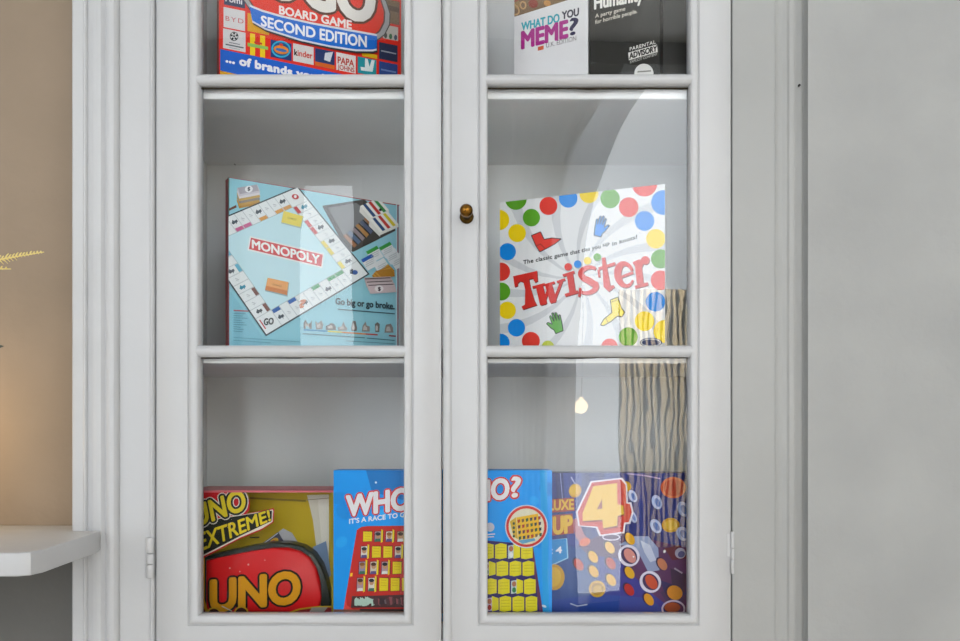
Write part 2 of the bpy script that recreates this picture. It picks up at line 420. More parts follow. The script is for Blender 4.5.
def make_door(xo0, xo1, xb0, xb1, xi0, xi1, astragal):
    zb0, zb1 = Z(626), Z(-199); zi0, zi1 = Z(615.2), Z(-188)
    d = link('door', bpy.data.meshes.new('door'), M_white, cab)
    bm = bmesh.new()
    def R(t, y):                               # t 0 outer edge of moulding .. 1 opening
        return (X(xb0+(xi0-xb0)*t), X(xb1+(xi1-xb1)*t), zb0+(zi0-zb0)*t, zb1+(zi1-zb1)*t, y)
    e = .0012
    rects = [(X(xo0), X(xo1), ZB, ZT, DT), (X(xo0), X(xo1), ZB, ZT, e), (X(xo0)+e, X(xo1)-e, ZB+e, ZT-e, 0)]
    rects += [R(0, 0), R(.06, .0016), R(.14, .0016), R(.2, -.001), R(.3, -.0028), R(.48, -.0038), R(.68, -.0034), R(.85, -.0016), R(.95, .0015), R(1, .0045)]
    rects += [R(1, DT)]
    loft_rects(bm, rects)
    if astragal:                               # rounded bead on the meeting edge
        prof = [(X(xo0)-.0002, .004)] + [(X(a), y) for a, y in bead(xo0, xo0+8.6, -.0002, .0036, 6)] + [(X(xo0+8.6), .002)]
        prism(bm, prof, ZB, ZT)
    for y0, y1 in ((73.5, 84.0), (345.3, 356.8)):      # glazing bars: rounded front
        zc, hz = (Z(y0)+Z(y1))/2, (Z(y0)-Z(y1))/2
        pr = [(-hz, .0105), (-hz, .003), (-hz*.8, .0002), (-hz*.4, -.0022), (0, -.003), (hz*.4, -.0022), (hz*.8, .0002), (hz, .003), (hz, .0105)]
        xa, xb_ = X(xi0)-.004, X(xi1)+.004
        A = [bm.verts.new((xa, y, zc+dz)) for dz, y in pr]; B = [bm.verts.new((xb_, y, zc+dz)) for dz, y in pr]
        for i in range(len(pr)): bm.faces.new((A[i], B[i], B[(i+1) % len(pr)], A[(i+1) % len(pr)]))
        bm.faces.new(A); bm.faces.new(B)
    bmesh.ops.recalc_face_normals(bm, faces=bm.faces); bm.to_mesh(d.data); bm.free()
    smooth(d, 50)
    for ya, yb_ in ((-188, 74), (84.8, 345.8), (356.8, 614)):
        g = box('glass_pane', X(xi0)-.0015, X(xi1)+.0015, .0115, .0135, Z(yb_)-.001, Z(ya)+.001, M_glass, d)
    return d
doorL = make_door(156, 441.3, 187.5, 413.5, 198.5, 403.6, False)
doorR = make_door(443, 731, 477.5, 699.5, 487.6, 690.2, True)

# brass knob on the right-hand door's meeting stile
kx, kz = X(466.7), Z(217)
M_brass = mat('#7c5620', .22, 1.0, key='aged_brass'); M_brass2 = mat('#473516', .38, 1.0, key='tarnished_brass')
bm = bmesh.new(); revolve(bm, [(.0005, -.0005), (.0098, -.0005), (.0102, -.0015), (.0094, -.0030), (.0078, -.0042), (.006, -.005), (.0048, -.0075), (.0046, -.022), (.0055, -.0265), (.0004, -.0265)], (kx, 0, kz), 'y')
kb = smooth(link('knob', finish(bm, 'knob'), M_brass2, doorR))
bm = bmesh.new()
prof = [(.0004, -.0250), (.0055, -.0260)] + [(.0094*math.sin(math.radians(a)), -.0350+.0094*math.cos(math.radians(a))) for a in range(40, 180, 12)] + [(.0004, -.0444)]
revolve(bm, prof, (kx, 0, kz), 'y')
smooth(link('knob_ball', finish(bm, 'knob_ball'), M_brass, kb))

def hinge(px, py0, py1, parent, rr=.0058):
    z1, z0 = Z(py0), Z(py1); x = X(px); h = z1-z0
    o = link('hinge', bpy.data.meshes.new('hinge'), M_white, parent)
    bm = bmesh.new()
    for a, b in ((0, .325), (.345, .60), (.62, 1.0)):
        revolve(bm, [(.0005, z0+a*h), (rr*.9, z0+a*h), (rr, z0+a*h+.0008), (rr, z0+b*h-.0008), (rr*.9, z0+b*h), (.0005, z0+b*h)], (x, -.0015, 0), 'z', 14)
    bx(bm, x-.0072, x, -.0004, .0012, z0+.4*h, z1-.05*h); bx(bm, x, x+.003, -.0006, .0012, z0+.02*h, z0+.5*h)
    bmesh.ops.recalc_face_normals(bm, faces=bm.faces); bm.to_mesh(o.data); bm.free()
    return smooth(o)
for a, b in ((537.5, 577.5), (-60, -20)):
    hinge(150.5, a, b, doorL); hinge(732.0, a-6, b-4, doorR, .0026)
settle(cab)

# ------------------------------------------------------------------ the mantel shelf on the left
def shelf_poly(e=0):
    y0 = -.225
    return [(XL+.001, .0645), (xtL-.0006, .0645), (xtL-.0006, -.0108), (X(103.6), -.0112), (X(103.6)+.001, -.02), (-.529, y0+.03), (-.5335, y0+.008), (-.545, y0), (XL+.001, y0)]
bm = bmesh.new(); prism(bm, shelf_poly(), zsh-.0285, zsh)
bmesh.ops.bevel(bm, geom=[e for e in bm.edges if abs(e.verts[0].co.z-e.verts[1].co.z) < 1e-5], offset=.003, segments=3, profile=.6, affect='EDGES')
o = link('mantel_shelf', finish(bm, 'mantel_shelf'), M_white)
tag(o, 'white painted shelf fixed to the beige wall left of the cabinet', 'shelf')
smooth(o, 35)

# ------------------------------------------------------------------ board games
# 1. top left: red and blue box with many little brand tiles
f = Face(219, 1.245, 401, 1.378, zup_top+.0008, zup_top+.268)
r = carton(f, .024, '#a8281c', '#b8342c', 'red board game box with a blue ribbon and small logo tiles, on the top shelf', 0)
a = Art(f)
a.poly([(219, -120), (402, -80), (402, 100), (219, 90)], '#e02a1a', 0)
def quadt(x0, y0, x1, y1, sl=.21): return [(x0, y0), (x1, y0+sl*(x1-x0)), (x1, y1+sl*(x1-x0)), (x0, y1)]
T = lambda x0, y0, x1, y1, c, l=1: a.poly(quadt(x0, y0, x1, y1, .2), c, l)
for x0, y0, x1, y1, c in ((224, -15, 245, 4.5, '#22345a'), (223.5, 7, 245, 27, '#d6d5d6'), (223, 28.3, 245.5, 48, '#d4d3d4'),
                          (247.5, 13, 269, 31, '#e0a41c'), (270.5, 39.5, 291.5, 57, '#203a78'), (293, 43.3, 313.5, 61, '#d6d2d0'), (315, 48, 334.5, 65.8, '#24386c'),
                          (336.2, 52.2, 355.6, 69.8, '#dcd6d2'), (357.6, 56.5, 376.3, 73, '#1f97a4'), (379, 42, 397.5, 58.8, '#28304e'), (379, 61, 397.5, 78, '#2c4486'),
                          (362, 52, 377, 56, '#e0b012'), (383, 24.5, 398, 38.2, '#c4bdb4'), (380, -2, 399.5, 21.5, '#7c6048'), (376, -25, 400, -6, '#d8d0c8'),
                          (224, -40, 245, -17, '#d6d2d0'), (224, -62, 245, -42, '#e0a41c'), (250, -70, 270, -52, '#2c4486'), (272, -66, 292, -48, '#d6d2d0'), (294, -62, 314, -44, '#1f97a4'),
                          (316, -58, 336, -40, '#e0a41c'), (338, -53, 358, -35, '#d6d2d0'), (360, -50, 378, -32, '#28304e'), (380, -45, 398, -28, '#c8281c')):
    T(x0, y0, x1, y1, c)
a.text('Fomi', (225.5, 1.2), (242, 4.6), 6, '#e8e8ee', .015, 2)
a.text('BYD', (225.5, 20.5), (243.5, 24), 4.6, '#c8505a', -.006, 2, space=1.3)
a.ell(234, 36.5, 4.3, 4.6, '#20242c', lay=2); a.ell(234, 36.5, 3.6, 3.9, '#d8d8d8', lay=3)
for k in range(5):
    t = math.radians(72*k-90); a.ell(234+2.6*math.cos(t), 36.5+2.8*math.sin(t), 1.15, 1.2, '#20242c', lay=4, n=8)
a.ell(234, 36.5, 1.1, 1.2, '#20242c', lay=4, n=8)
a.stroke([(229, 42.5), (240, 44.7)], .8, '#70747c', 2); a.stroke([(225.5, 44.4), (243.5, 48)], 1.3, '#60646c', 2); a.stroke([(229, 47.5), (240, 49.6)], .5, '#8a8c92', 2)
for x0 in (250, 260): a.poly([(x0, 33.2+.2*(x0-250)), (x0+5, 34.2+.2*(x0-250)), (x0+5, 56+.2*(x0-250)), (x0, 55+.2*(x0-250))], '#f0cc18', 2)
a.poly([(247.5, 42.8), (268, 47), (268, 50), (247.5, 46.4)], '#8cc05c', 3); a.poly([(254, 41.5), (262, 43), (262, 45), (254, 43.2)], '#c83c2c', 4)
a.ell(281, 49.3, 9.8, 8.4, '#30a8d0', 12, 2); a.ell(281, 49.3, 8.2, 6.8, '#1c5888', 12, 3); a.ell(281, 50, 7.6, 4.2, '#e08424', 12, 4); a.ell(281, 50.3, 6, 1.6, '#3c6cb0', 12, 5); a.ell(281, 45, 2, 1.2, '#d84030', 12, 5)
a.text('kinder', (294.3, 55.2), (312.4, 59), 6, '#d0483c', .02, 2); a.text('k', (294.3, 55.2), (297, 55.8), 6, '#141414', .03, 3)
a.poly([(315, 61.5), (334.5, 65.5), (334.5, 69.6), (315, 65.6)], '#d8641c', 2); a.poly([(325, 53), (333, 52), (330, 62), (324, 60)], '#d0d4dc', 2)
a.text('PAPA', (337.7, 63.2), (353.8, 67), 6.6, '#b83a30', .03, 2); a.text('JOHNS', (337.7, 69), (354.2, 72.6), 4.6, '#b83a30', .02, 2)
a.poly([(365, 58.5), (367.5, 59), (369.5, 67), (371.5, 60), (374.5, 60.6), (372.5, 72), (361, 70.5), (360.5, 67), (364.8, 67.5)], '#e4eeee', 2)
a.stroke([(381, 50.8), (396, 54)], 1.3, '#a4a8b4', 2); a.stroke([(381, 69.5), (396, 72.5)], 1.6, '#6a84b8', 2)
for x, c in ((385.5, '#48443c'), (390.5, '#2c6a3c'), (395.5, '#30445c')): a.ell(x, 35.5+(x-385)*.2, 1.6, 2.8, c, lay=2, n=12)
a.poly([(383, 4), (399, 8), (399, 13), (383, 9)], '#5a4030', 2)
# banner at the foot
a.poly([(220, 49.2), (402, 87), (402, 112), (220, 70.8)], '#1460c8', 6)
a.poly([(220, 70.8), (402, 112), (402, 130), (220, 80)], '#d8a01c', 6)
a.text('... of brands you know', (226, 62.2), (352, 88.6), 7.6, '#eceef2', .055, 7, space=1.06)
# oval emblem
em = [(240, -45), (243, -20), (248, -2), (256, 10), (300, 27), (345, 37), (370, 37.5), (378.5, 31), (383, 22), (383.5, 12), (380, 1), (372, -12), (352, -33), (325, -52), (295, -63), (265, -65), (248, -58)]
for g, c, l_ in ((1.095, '#4a4644', 8), (1.08, '#a8a6a8', 9), (1.02, '#5c3a34', 10), (1.0, '#e6301c', 11)):
    a.poly([(312+(x-312)*g, -14+(y+14)*g) for x, y in em], c, l_)
a.text('LOGO', (243, -12.5), (372.5, 23.5), 43, '#e8e4de', .05, 12, outline=[(.045, '#5a3020')])
a.text('BOARD GAME', (279, 14.4), (351, 29.6), 8, '#f2e8e4', .035, 14)
rib_t = [(249, 6.5), (262, 11.8), (280, 17), (310, 24), (345, 30.5), (376.5, 36)]; rib_b = [(376, 50), (372, 51), (355, 50.8), (330, 47), (300, 40.5), (265, 29.5), (252, 22)]
a.poly([(x, y) for x, y in rib_t] + [(x+1, y+3) for x, y in rib_b], '#38343a', 15)
a.poly([(x, y-1.2) for x, y in rib_t] + [(x, y+1.1) for x, y in rib_b], '#dcdee4', 16)
a.poly([(x, y+.9) for x, y in rib_t] + [(x, y-.7) for x, y in rib_b], '#166ed2', 17)
a.text('SECOND', (260.8, 26.3), (314.6, 38.8), 10, '#f0f2f6', .03, 18, bend=.7); a.text('EDITION', (319.5, 40.2), (365.8, 47.8), 10.8, '#f0f2f6', .03, 18, bend=.4)
a.done('front_print', r)
settle(r)

# 2. top right: white card game carton
f = Face(514.5, 1.312, 588.3, 1.272, zup_top+.0008, zup_top+.215)
r = carton(f, .05, '#d6d5d6', '#c8c6c4', 'white card game carton with cyan and magenta title, on the top shelf', 0)
a = Art(f)
a.poly([(512, 18.5), (590, -6), (590, -160), (512, -160)], '#7c6248', 0)
rr = random.Random(3)
for k in range(60):
    x, y = rr.uniform(514, 590), rr.uniform(-60, 14)
    if y > 14-(x-514)*.31: continue
    if k % 2: a.ell(x, y, rr.uniform(3, 7), rr.uniform(2, 5), rr.choice(['#a8442c', '#b48a58', '#8a3a2c', '#9a7c50', '#5a4430', '#c08a4c']), rr.uniform(0, 90), 1+k % 5, 12)
    else: a.ring(x, y, rr.uniform(4, 7), rr.uniform(3, 5), 1.6, rr.choice(['#a84a34', '#c09868', '#6a4430']), rr.uniform(0, 90), 6+k % 4, 14)
a.poly([(512, 18.3), (590, -6.2), (590, 140), (512, 140)], '#dcdcde', 11)
a.text('WHAT DO', (522, 31), (559.6, 22.6), 7.6, '#2ba3b4', .04, 12, h2=8.4); a.text('YOU', (562.4, 19.9), (579, 16), 7.4, '#2e2c40', .04, 12)
a.text('MEME', (522.3, 49.2), (567.8, 37.4), 16.6, '#a82c86', .045, 12); a.text('?', (570.2, 36), (578.4, 34), 16.4, '#232048', .014, 12)
a.poly([(538.2, 47.5), (544, 46), (544, 50), (538.2, 51.4)], '#c8603c', 12); a.text('U.K. EDITION', (546.5, 48.4), (576.5, 41), 4.7, '#5a585c', -.004, 12)
a.done('front_print', r)
settle(r)

# 3. top right: black carton with white type
f = Face(589.4, 1.270, 660, 1.235, zup_top+.0008, zup_top+.24)
r = carton(f, .05, '#262522', '#1c1b1a', 'black card game carton with small white lettering, beside the white one', 0)
a = Art(f, .45)
a.poly([(585, -120), (664, -120), (664, 110), (585, 110)], '#282724', 0)
a.text('Cards', (594, -26), (622, -31), 13, '#e6e4e0', .03, 1); a.text('Against', (594, -8), (634, -15), 13, '#e6e4e0', .03, 1)
a.text('Humanity', (594.6, 9.2), (643, .4), 12.6, '#e8e6e2', .035, 1)
a.text('A party game', (595.3, 18), (625.2, 10.4), 3.8, '#d4cec2', .02, 1); a.text('for horrible people.', (595.2, 24.2), (637.2, 13), 3.9, '#d4cec2', .02, 1)
a.text('PARENTAL', (629.8, 51), (655.5, 43.6), 3.4, '#e4e2de', .02, 1, space=1.15)
a.poly([(628.2, 52.8), (657, 44.6), (657.8, 52), (629, 60.4)], '#e4e2de', 1); a.text('ADVISORY', (629.6, 59), (656.8, 51.2), 5.6, '#1a1918', .045, 2)
a.text('EXPLICIT CONTENT', (630.2, 63.4), (657.5, 55.2), 2.6, '#d4d2ce', .01, 1)
a.ell(644, 73.6, 9.6, 9.8, '#d8d7d4', lay=1); a.stroke([(637.5, 72), (651, 71)], 1.4, '#77756f', 2)
a.done('front_print', r)
settle(r)

# 4. top right: plain charcoal carton behind it
f = Face(658, 1.37, 716, 1.37, zup_top+.0008, zup_top+.27)
r = carton(f, .05, '#5a5854', '#42403e', 'plain charcoal carton at the right end of the top shelf', 0)
a = Art(f, .45)
a.stroke([(664, -40), (700, -40)], 1.0, '#45433f', 1)
a.done('front_print', r)
settle(r)

# 5. middle left: light blue property trading game
f = Face(228.3, 1.24, 399.2, 1.392, zmid_top+.0008, CAM.z+(HY-177)/F*1.24)
r = carton(f, .020, '#7c3034', '#8c3236', 'light blue board game box picturing a square game board, on the middle shelf', 0)
a = Art(f)
BLUE = '#92c9d7'
a.poly([(226, 170), (402, 190), (402, 360), (226, 360)], BLUE, 0)
a.poly([(226, 285), (262, 336), (262, 352), (226, 352)], '#88c1d2', 1); a.poly([(262, 336), (402, 260), (402, 352), (262, 352)], '#8cc5d3', 1)
a.poly([(226, 174), (402, 204.4), (402, 206.4), (226, 177.2)], '#a33a3e', 2)
a.poly([(227.6, 174), (229.2, 174), (229.2, 240), (227.6, 240)], '#1e5848', 2); a.poly([(227.6, 240), (229.2, 240), (229.2, 352), (227.6, 352)], '#8c3a40', 2)
a.poly([(397.2, 200), (398.4, 200), (398.4, 352), (397.2, 352)], '#9a4a50', 2); a.poly([(395.8, 200), (397, 200), (397, 352), (395.8, 352)], '#b9dbe2', 2)
# plastic tray with cards and houses
a.poly([(322, 206), (364, 199.5), (395.5, 226), (395, 231), (353, 252), (346, 250)], '#45423f', 3)
a.poly([(328, 208), (356, 203), (374, 216), (346, 240)], '#77797c', 4)
for k, c in enumerate(('#9c6a48', '#4e6484', '#8a7f86', '#b0824c', '#55607c', '#9c6a48', '#6a5a58', '#7a8aa0')):
    x, y = 343+k*4.1, 236-k*3.4
    a.poly([(x, y), (x+2.6, y-2), (x+13.6, y+9-k*.2), (x+11, y+12)], c, 5)
    a.poly([(x+2.6, y-2), (x+3.6, y-2.8), (x+14.4, y+8), (x+13.6, y+9)], '#2a2828', 5)
for gx, gy in ((360, 206), (369.5, 220)):
    for k, c in enumerate(('#ecebe6', '#33507c', '#ecebe6', '#c23a36', '#ecebe6', '#3f8a4c' if gx < 365 else '#d8c430', '#ecebe6')):
        x, y = gx+k*2.6, gy-k*1.15
        a.poly([(x, y), (x+2.7, y-1.1), (x+13, y+11), (x+10.2, y+12.4)], c, 6+(k % 2))
        a.poly([(x+10.2, y+12.4), (x+13, y+11), (x+13, y+14), (x+10.2, y+15.5)], '#e2e0da', 6)
    a.poly([(gx, gy), (gx+10.2, gy+12.4), (gx+10.2, gy+17), (gx-1, gy+6)], '#dedcd6', 6)
a.ell(380, 210, 1.6, 1.4, '#202020', lay=8, n=10)
# the square board
Bt, Br, Bb, Bl = (297, 188), (367.2, 274), (266, 334.4), (194.6, 231)
def BD(s, t):                                  # s along top-left->right side, t towards the bottom-left
    x = (1-s)*(1-t)*Bt[0]+s*(1-t)*Br[0]+s*t*Bb[0]+(1-s)*t*Bl[0]; y = (1-s)*(1-t)*Bt[1]+s*(1-t)*Br[1]+s*t*Bb[1]+(1-s)*t*Bl[1]
    return (x, y)
def cell(s0, s1, t0, t1, c, l): a.poly([BD(s0, t0), BD(s1, t0), BD(s1, t1), BD(s0, t1)], c, l)
cell(-.012, 1.012, -.012, 1.012, '#3f4a50', 9); cell(0, 1, 0, 1, '#e2e7e8', 10)
K = .15; cell(K, 1-K, K, 1-K, '#c0e0e8', 11)
st = (1-2*K)/9
for i in range(10):
    q = K+st*i
    for s0, s1, t0, t1 in ((q-.0025, q+.0025, 0, K), (q-.0025, q+.0025, 1-K, 1), (0, K, q-.0025, q+.0025), (1-K, 1, q-.0025, q+.0025)): cell(s0, s1, t0, t1, '#b4bcc0', 12)
for lo in (K-.003, 1-K-.002):
    cell(lo, lo+.005, K, 1-K, '#9fb4ba', 12); cell(K, 1-K, lo, lo+.005, '#9fb4ba', 12)
bars_t0 = {0: '#c8484c', 1: None, 2: '#c8484c', 3: '#c8484c', 4: None, 5: '#dfd058', 6: '#dfd058', 7: None, 8: '#dfd058'}
bars_s0 = {0: '#d59a4e', 1: '#d59a4e', 2: None, 3: '#d59a4e', 4: None, 5: '#c86a94', 6: '#c86a94', 7: None, 8: '#c86a94'}
bars_s1 = {0: '#4f9c68', 1: '#4f9c68', 2: None, 3: '#4f9c68', 4: None, 5: None, 6: '#2b5ea8', 7: None, 8: '#2b5ea8'}
bars_t1 = {8: '#7c5044', 6: '#7c5044', 4: None, 3: '#70b4cc', 1: '#70b4cc', 0: '#70b4cc'}
for i in range(9):
    q0, q1 = K+st*i+.004, K+st*(i+1)-.004
    if bars_t0.get(i): cell(q0, q1, K-.035, K-.003, bars_t0[i], 13)
    if bars_s0.get(i): cell(K-.035, K-.003, q0, q1, bars_s0[i], 13)
    if bars_t1.get(i): cell(q0, q1, 1-K+.003, 1-K+.035, bars_t1[i], 13)
    if bars_s1.get(i): cell(1-K+.003, 1-K+.035, q0, q1, bars_s1[i], 13)
    for s_, t_ in ((K+st*(i+.5), K*.42), (K*.42, K+st*(i+.5)), (K+st*(i+.5), 1-K*.42), (1-K*.42, K+st*(i+.5))):
        x, y = BD(s_, t_)
        if (i*7+int(s_*50)) % 3 == 0: a.poly([(x-3.2, y+1.5), (x-2.4, y-2.2), (x-.6, y-1), (x+1.8, y-2.6), (x+3.2, y-.4), (x+2, y+.6), (x+2.4, y+2.4), (x+.8, y+.8), (x-1.2, y+2.6)], random.choice(['#4a545c', '#3f8fa8', '#5a6068']), 14)
        else:
            a.stroke([(x-1.8, y-.6), (x+1.8, y+.4)], .6, '#a2a8ae', 14)
            a.stroke([(x-1.2, y+1.2), (x+1.2, y+1.8)], .5, '#b4babe', 14)
x, y = BD(.07, .07); a.ell(x, y, 3.6, 2.6, '#c0383c', 15, 14); a.ell(x, y-.2, 1.4, 1.6, '#e8e8e8', 0, 15, 10)
x, y = BD(.93, .93); a.text('GO', (x-4.6, y+2.4), (x+4.8, y+1.2), 6.4, '#3a4444', .04, 15); a.stroke([(x-9, y-3), (x-3, y+6)], 1.2, '#c2444c', 15)
x, y = BD(.93, .07); a.ell(x-1, y+.5, 3, 2.4, '#3a62a8', 0, 15, 12); a.poly([(x-6, y-2), (x-3, y-3), (x-3, y+2), (x-6, y+2)], '#3c4850', 15)
x, y = BD(.98, .62); a.text('?', BD(.955, .64), BD(.965, .59), 7, '#c87a4c', .03, 15)
# title plate, cards, note stacks
a.poly([(249.2, 236.4), (323.4, 254), (321.8, 268.4), (247, 250.6)], '#e6eaea', 16); a.poly([(250.4, 238), (322, 255), (320.6, 266.8), (248.4, 249.4)], '#cf4a4e', 17)
a.text('MONOPOLY', (251.6, 248.2), (318.6, 264.4), 8.0, '#eef0ee', .035, 18, h2=8.6)
a.poly([(283, 211.6), (303, 217.2), (300.4, 229), (280.4, 223.6)], '#9fb9bc', 16); a.poly([(283, 211.2), (302.4, 216.6), (299.8, 227.6), (280.6, 222.6)], '#e6d660', 17); a.text('CHEST', (287, 219), (296, 221.4), 2, '#8a7c34', .01, 18)
a.poly([(267, 278.4), (288.6, 283), (287, 297), (264.6, 291.4)], '#8aa8ac', 16); a.poly([(267, 278), (288, 282.4), (286.8, 291), (265.4, 286)], '#e2a05c', 17); a.poly([(265.4, 286), (286.8, 291), (286.4, 295.4), (264.4, 290.2)], '#cc7c3c', 17); a.text('CHANCE', (272, 285.5), (281, 287.6), 1.8, '#8a5020', .01, 18)
for k, c in enumerate(('#b4863c', '#c09850', '#8a8480', '#c4a25c', '#d8d4d8', '#c8c4cc')):
    dy = 13-k*2.4; a.poly([(236.5, 187.5+dy), (257, 184+dy), (260, 191.5+dy), (239, 195.5+dy)], c, 3+k)
a.poly([(237.5, 188), (256.3, 184.8), (258.6, 191), (239.5, 194.4)], '#a9a4ae', 9); a.ell(248.5, 189.4, 4, 3.4, '#e8e8ea', -10, 10, 14); a.text('$', (247.4, 191), (249.6, 190.6), 3.4, '#3a3a44', .05, 11)
a.poly([(229, 208.5), (236, 205), (236.5, 207.5), (229, 211)], '#6a4438', 3)
for k, (x, y, c) in enumerate(((360, 258, '#2c5cb0'), (365, 250, '#3c9a44'), (378, 246, '#3c9a44'), (383, 252, None), (372, 262, None), (388, 257, None))):
    a.poly([(x, y+2), (x+11, y-4), (x+18, y+7), (x+7, y+13)], '#dfe3e4', 16+k % 3)
    if c: a.poly([(x, y+2), (x+11, y-4), (x+13, y-1), (x+2, y+5)], c, 19)
    for j in range(3): a.stroke([(x+5, y+5+j*2), (x+13, y+1+j*2)], .5, '#9aa4a8', 20)
for k in range(5):
    a.poly([(371+k*.8, 276-k*1.2), (386+k*1.2, 263+k*1.5), (394, 271+k*1.4), (378+k, 283-k)], ('#b07a28', '#c8943c')[k % 2], 16+k)
for k in range(3):
    x, y = 363+k*1.6, 278+k*3.2
    a.poly([(x, y), (x+27, y-1.2), (x+29.4, y+8), (x+3, y+9.8)], ('#b8a4a4', '#c4b4b4', '#cbb9bb')[k], 21+k); a.poly([(x+1, y+.8), (x+26, y-.3), (x+26.4, y+.6), (x+1.3, y+1.8)], '#54484c', 24)
a.ell(378, 289, 4.4, 3.4, '#e4dede', 0, 25, 14); a.text('$', (377, 291), (379.4, 290.9), 3.6, '#4a3a40', .05, 26)
a.text('Go big or go broke.', (335, 304.4), (393.6, 309.4), 6.2, '#2e4048', .035, 16)
a.stroke([(337, 309.4), (394, 314)], 1.0, '#3e5660', 16)
for k in range(8):                             # playing pieces in a row
    x = 307+k*11.6; y = 329+k*.55; c = ('#6f6a66', '#8c8682')[k % 2]
    shp = [[(-4, 0), (-4, -6), (-2, -9), (0, -5), (3, -6), (4, -9), (4, 0), (2, 0), (1, -3), (-2, -3), (-2, 0)], [(-3, 0), (-4, -8), (-1, -6), (2, -9), (4, -5), (3, 0)],
           [(-5, 0), (-5, -4), (-2, -5), (0, -7), (3, -6), (5, -3), (5, 0)], [(-4, 0), (-5, -3), (-1, -4), (1, -9), (3, -4), (5, -2), (4, 0)],
           [(-2.5, 0), (-3, -3), (-1.5, -10), (1.5, -10), (3, -3), (2.5, 0)], [(-4, 0), (-3, -6), (0, -10), (1, -6), (4, -5), (4, 0)], [(-2, 0), (-2.4, -8), (0, -10), (2.4, -8), (2, 0)],
           [(-4.5, 0), (-4, -4), (-3, -8), (2, -9), (4, -5), (4.5, 0)]][k]
    a.poly([(x+p, y+q) for p, q in shp], c, 16); a.poly([(x+p*.5-.6, y+q*.55-1.4) for p, q in shp], '#b8b4b0', 17)
for x0, y0, x1, y1, c in ((303, 329.6, 327, 331, '#2c8cb8'), (327, 331, 341, 332, '#d8d048'), (341, 332, 365, 333.8, '#d8884c'), (365, 333.8, 377, 334.6, '#b84a44'), (388, 335.4, 395, 336, '#8c4048')):
    a.stroke([(x0, y0+.4), (x1, y1+.4)], 1.4, c, 18)
a.stroke([(302, 333.8), (364, 338)], .9, '#49707c', 16); a.stroke([(366, 338.2), (394, 340.6)], .9, '#49707c', 16); a.stroke([(345, 341), (394, 344)], .6, '#5a8490', 16)
a.stroke([(233, 310.6), (248, 311.4)], 1.2, '#b8606c', 16)
for j in range(9): a.stroke([(233, 313.6+j*2.2), (233+(12, 9, 14, 8, 11, 13, 7, 10, 9)[j], 314+j*2.25)], .6, '#5f94a4', 16)
a.stroke([(233, 337.6), (300, 342)], .6, '#68a0b0', 16); a.stroke([(233, 340.4), (270, 343)], .6, '#68a0b0', 16)
a.done('front_print', r)
settle(r)

# 6. middle right: white box with coloured spots
f = Face(500, 1.345, 665, 1.245, zmid_top+.0008, CAM.z+(HY-184)/F*1.245)
r = carton(f, .022, '#d9dadb', '#b8babc', 'white board game box covered in red, blue, yellow and green spots, on the middle shelf', 0)
a = Art(f)
a.poly([(495, 180), (670, 170), (670, 370), (495, 370)], '#e4e5e7', 0)
for k in range(13):                            # pale grey rays swirling out of the centre
    a0 = math.radians(k*27.7+8); pts = []
    for e, sg in ((0, 1), (1, -1)):
        seq = range(0, 9) if sg > 0 else range(8, -1, -1)
        for i in seq:
            rad = 8+i*15; t = a0+i*.07+e*(.11+.01*(k % 3)); pts.append((580+rad*math.cos(t), 278+rad*math.sin(t)*.95))
    a.poly(pts, '#cdcfd3', 1)
RED, BLU, YEL, GRN = '#df382c', '#0d88e2', '#f2d208', '#58a020'
for x, y, rr_, c in ((516, 199, 11, GRN), (531.5, 217.7, 8.8, GRN), (548.5, 206, 9.1, RED), (568.3, 198.4, 9.4, BLU), (589, 193.6, 9.6, YEL), (610.2, 198.6, 9.8, GRN), (644.6, 183.6, 13, RED), (628.8, 207.3, 9.9, RED),
                     (663.4, 202.6, 12.4, BLU), (644.6, 221, 9.9, BLU), (655.8, 238.8, 9.8, YEL), (660.5, 259, 9.6, GRN), (660.5, 280.3, 9.8, RED), (655.5, 301.8, 9.9, BLU), (644.6, 321.2, 9.9, YEL), (665, 331.5, 11.6, YEL),
                     (628.3, 337, 9.7, GRN), (609.6, 347, 8.4, RED), (499.4, 220, 10.2, YEL), (517.2, 233.2, 9, YEL), (507.6, 251.8, 8.6, BLU), (501.2, 271.8, 9.2, RED), (501.6, 291.6, 9, GRN), (507.4, 310.4, 8.7, YEL),
                     (516.6, 327.8, 8.8, BLU), (501, 342.6, 8.9, BLU), (531, 341, 9.1, RED), (548, 347, 6.4, '#b8c440')):
    a.ell(x, y, rr_*.985, rr_, c, 0, 2)
for x, y, c in ((568.3, 267, RED), (577.8, 264.2, BLU), (587.6, 260.8, YEL), (597.4, 257.2, GRN)):
    a.ell(x+.5, y+.7, 3.9, 3.9, '#a8aaae', 0, 2); a.ell(x, y, 3.8, 3.8, c, 0, 3)
# boot, hands and sock with fine outlines
def outl(pts, c, e=.55):
    n = len(pts); cx, cy = sum(p[0] for p in pts)/n, sum(p[1] for p in pts)/n
    for i in range(n): a.stroke([pts[i-1], pts[i]], e*1.6, '#2c3030', 3)
    a.poly(pts, c, 2)
outl([(531.5, 235.6), (540.6, 231.8), (544.3, 239.4), (552, 238), (561.4, 239), (555, 244), (547, 248.4), (540, 252), (536, 246)], RED)
a.stroke([(536, 246.4), (540.5, 244), (545, 248.4)], .6, '#5a1c18', 4)
def hand(T, c):
    outl([T(*p) for p in ((-4.4, 9.5), (-5.6, 2), (-6.2, -6), (-4.7, -6.6), (-3.8, -1.4), (-3.4, -9.4), (-1.8, -9.8), (-1.2, -2), (-.2, -10.4), (1.4, -10.3), (1.3, -2), (2.9, -8.6), (4.3, -8.2), (4, 0), (7.4, -3.2), (9.2, -2.4), (6, 3.6), (3.8, 6), (3.4, 9.8))], c)
hand(lambda x, y: (600.6+x*.92-y*.26, 226.6+y*1.02+x*.20), BLU)
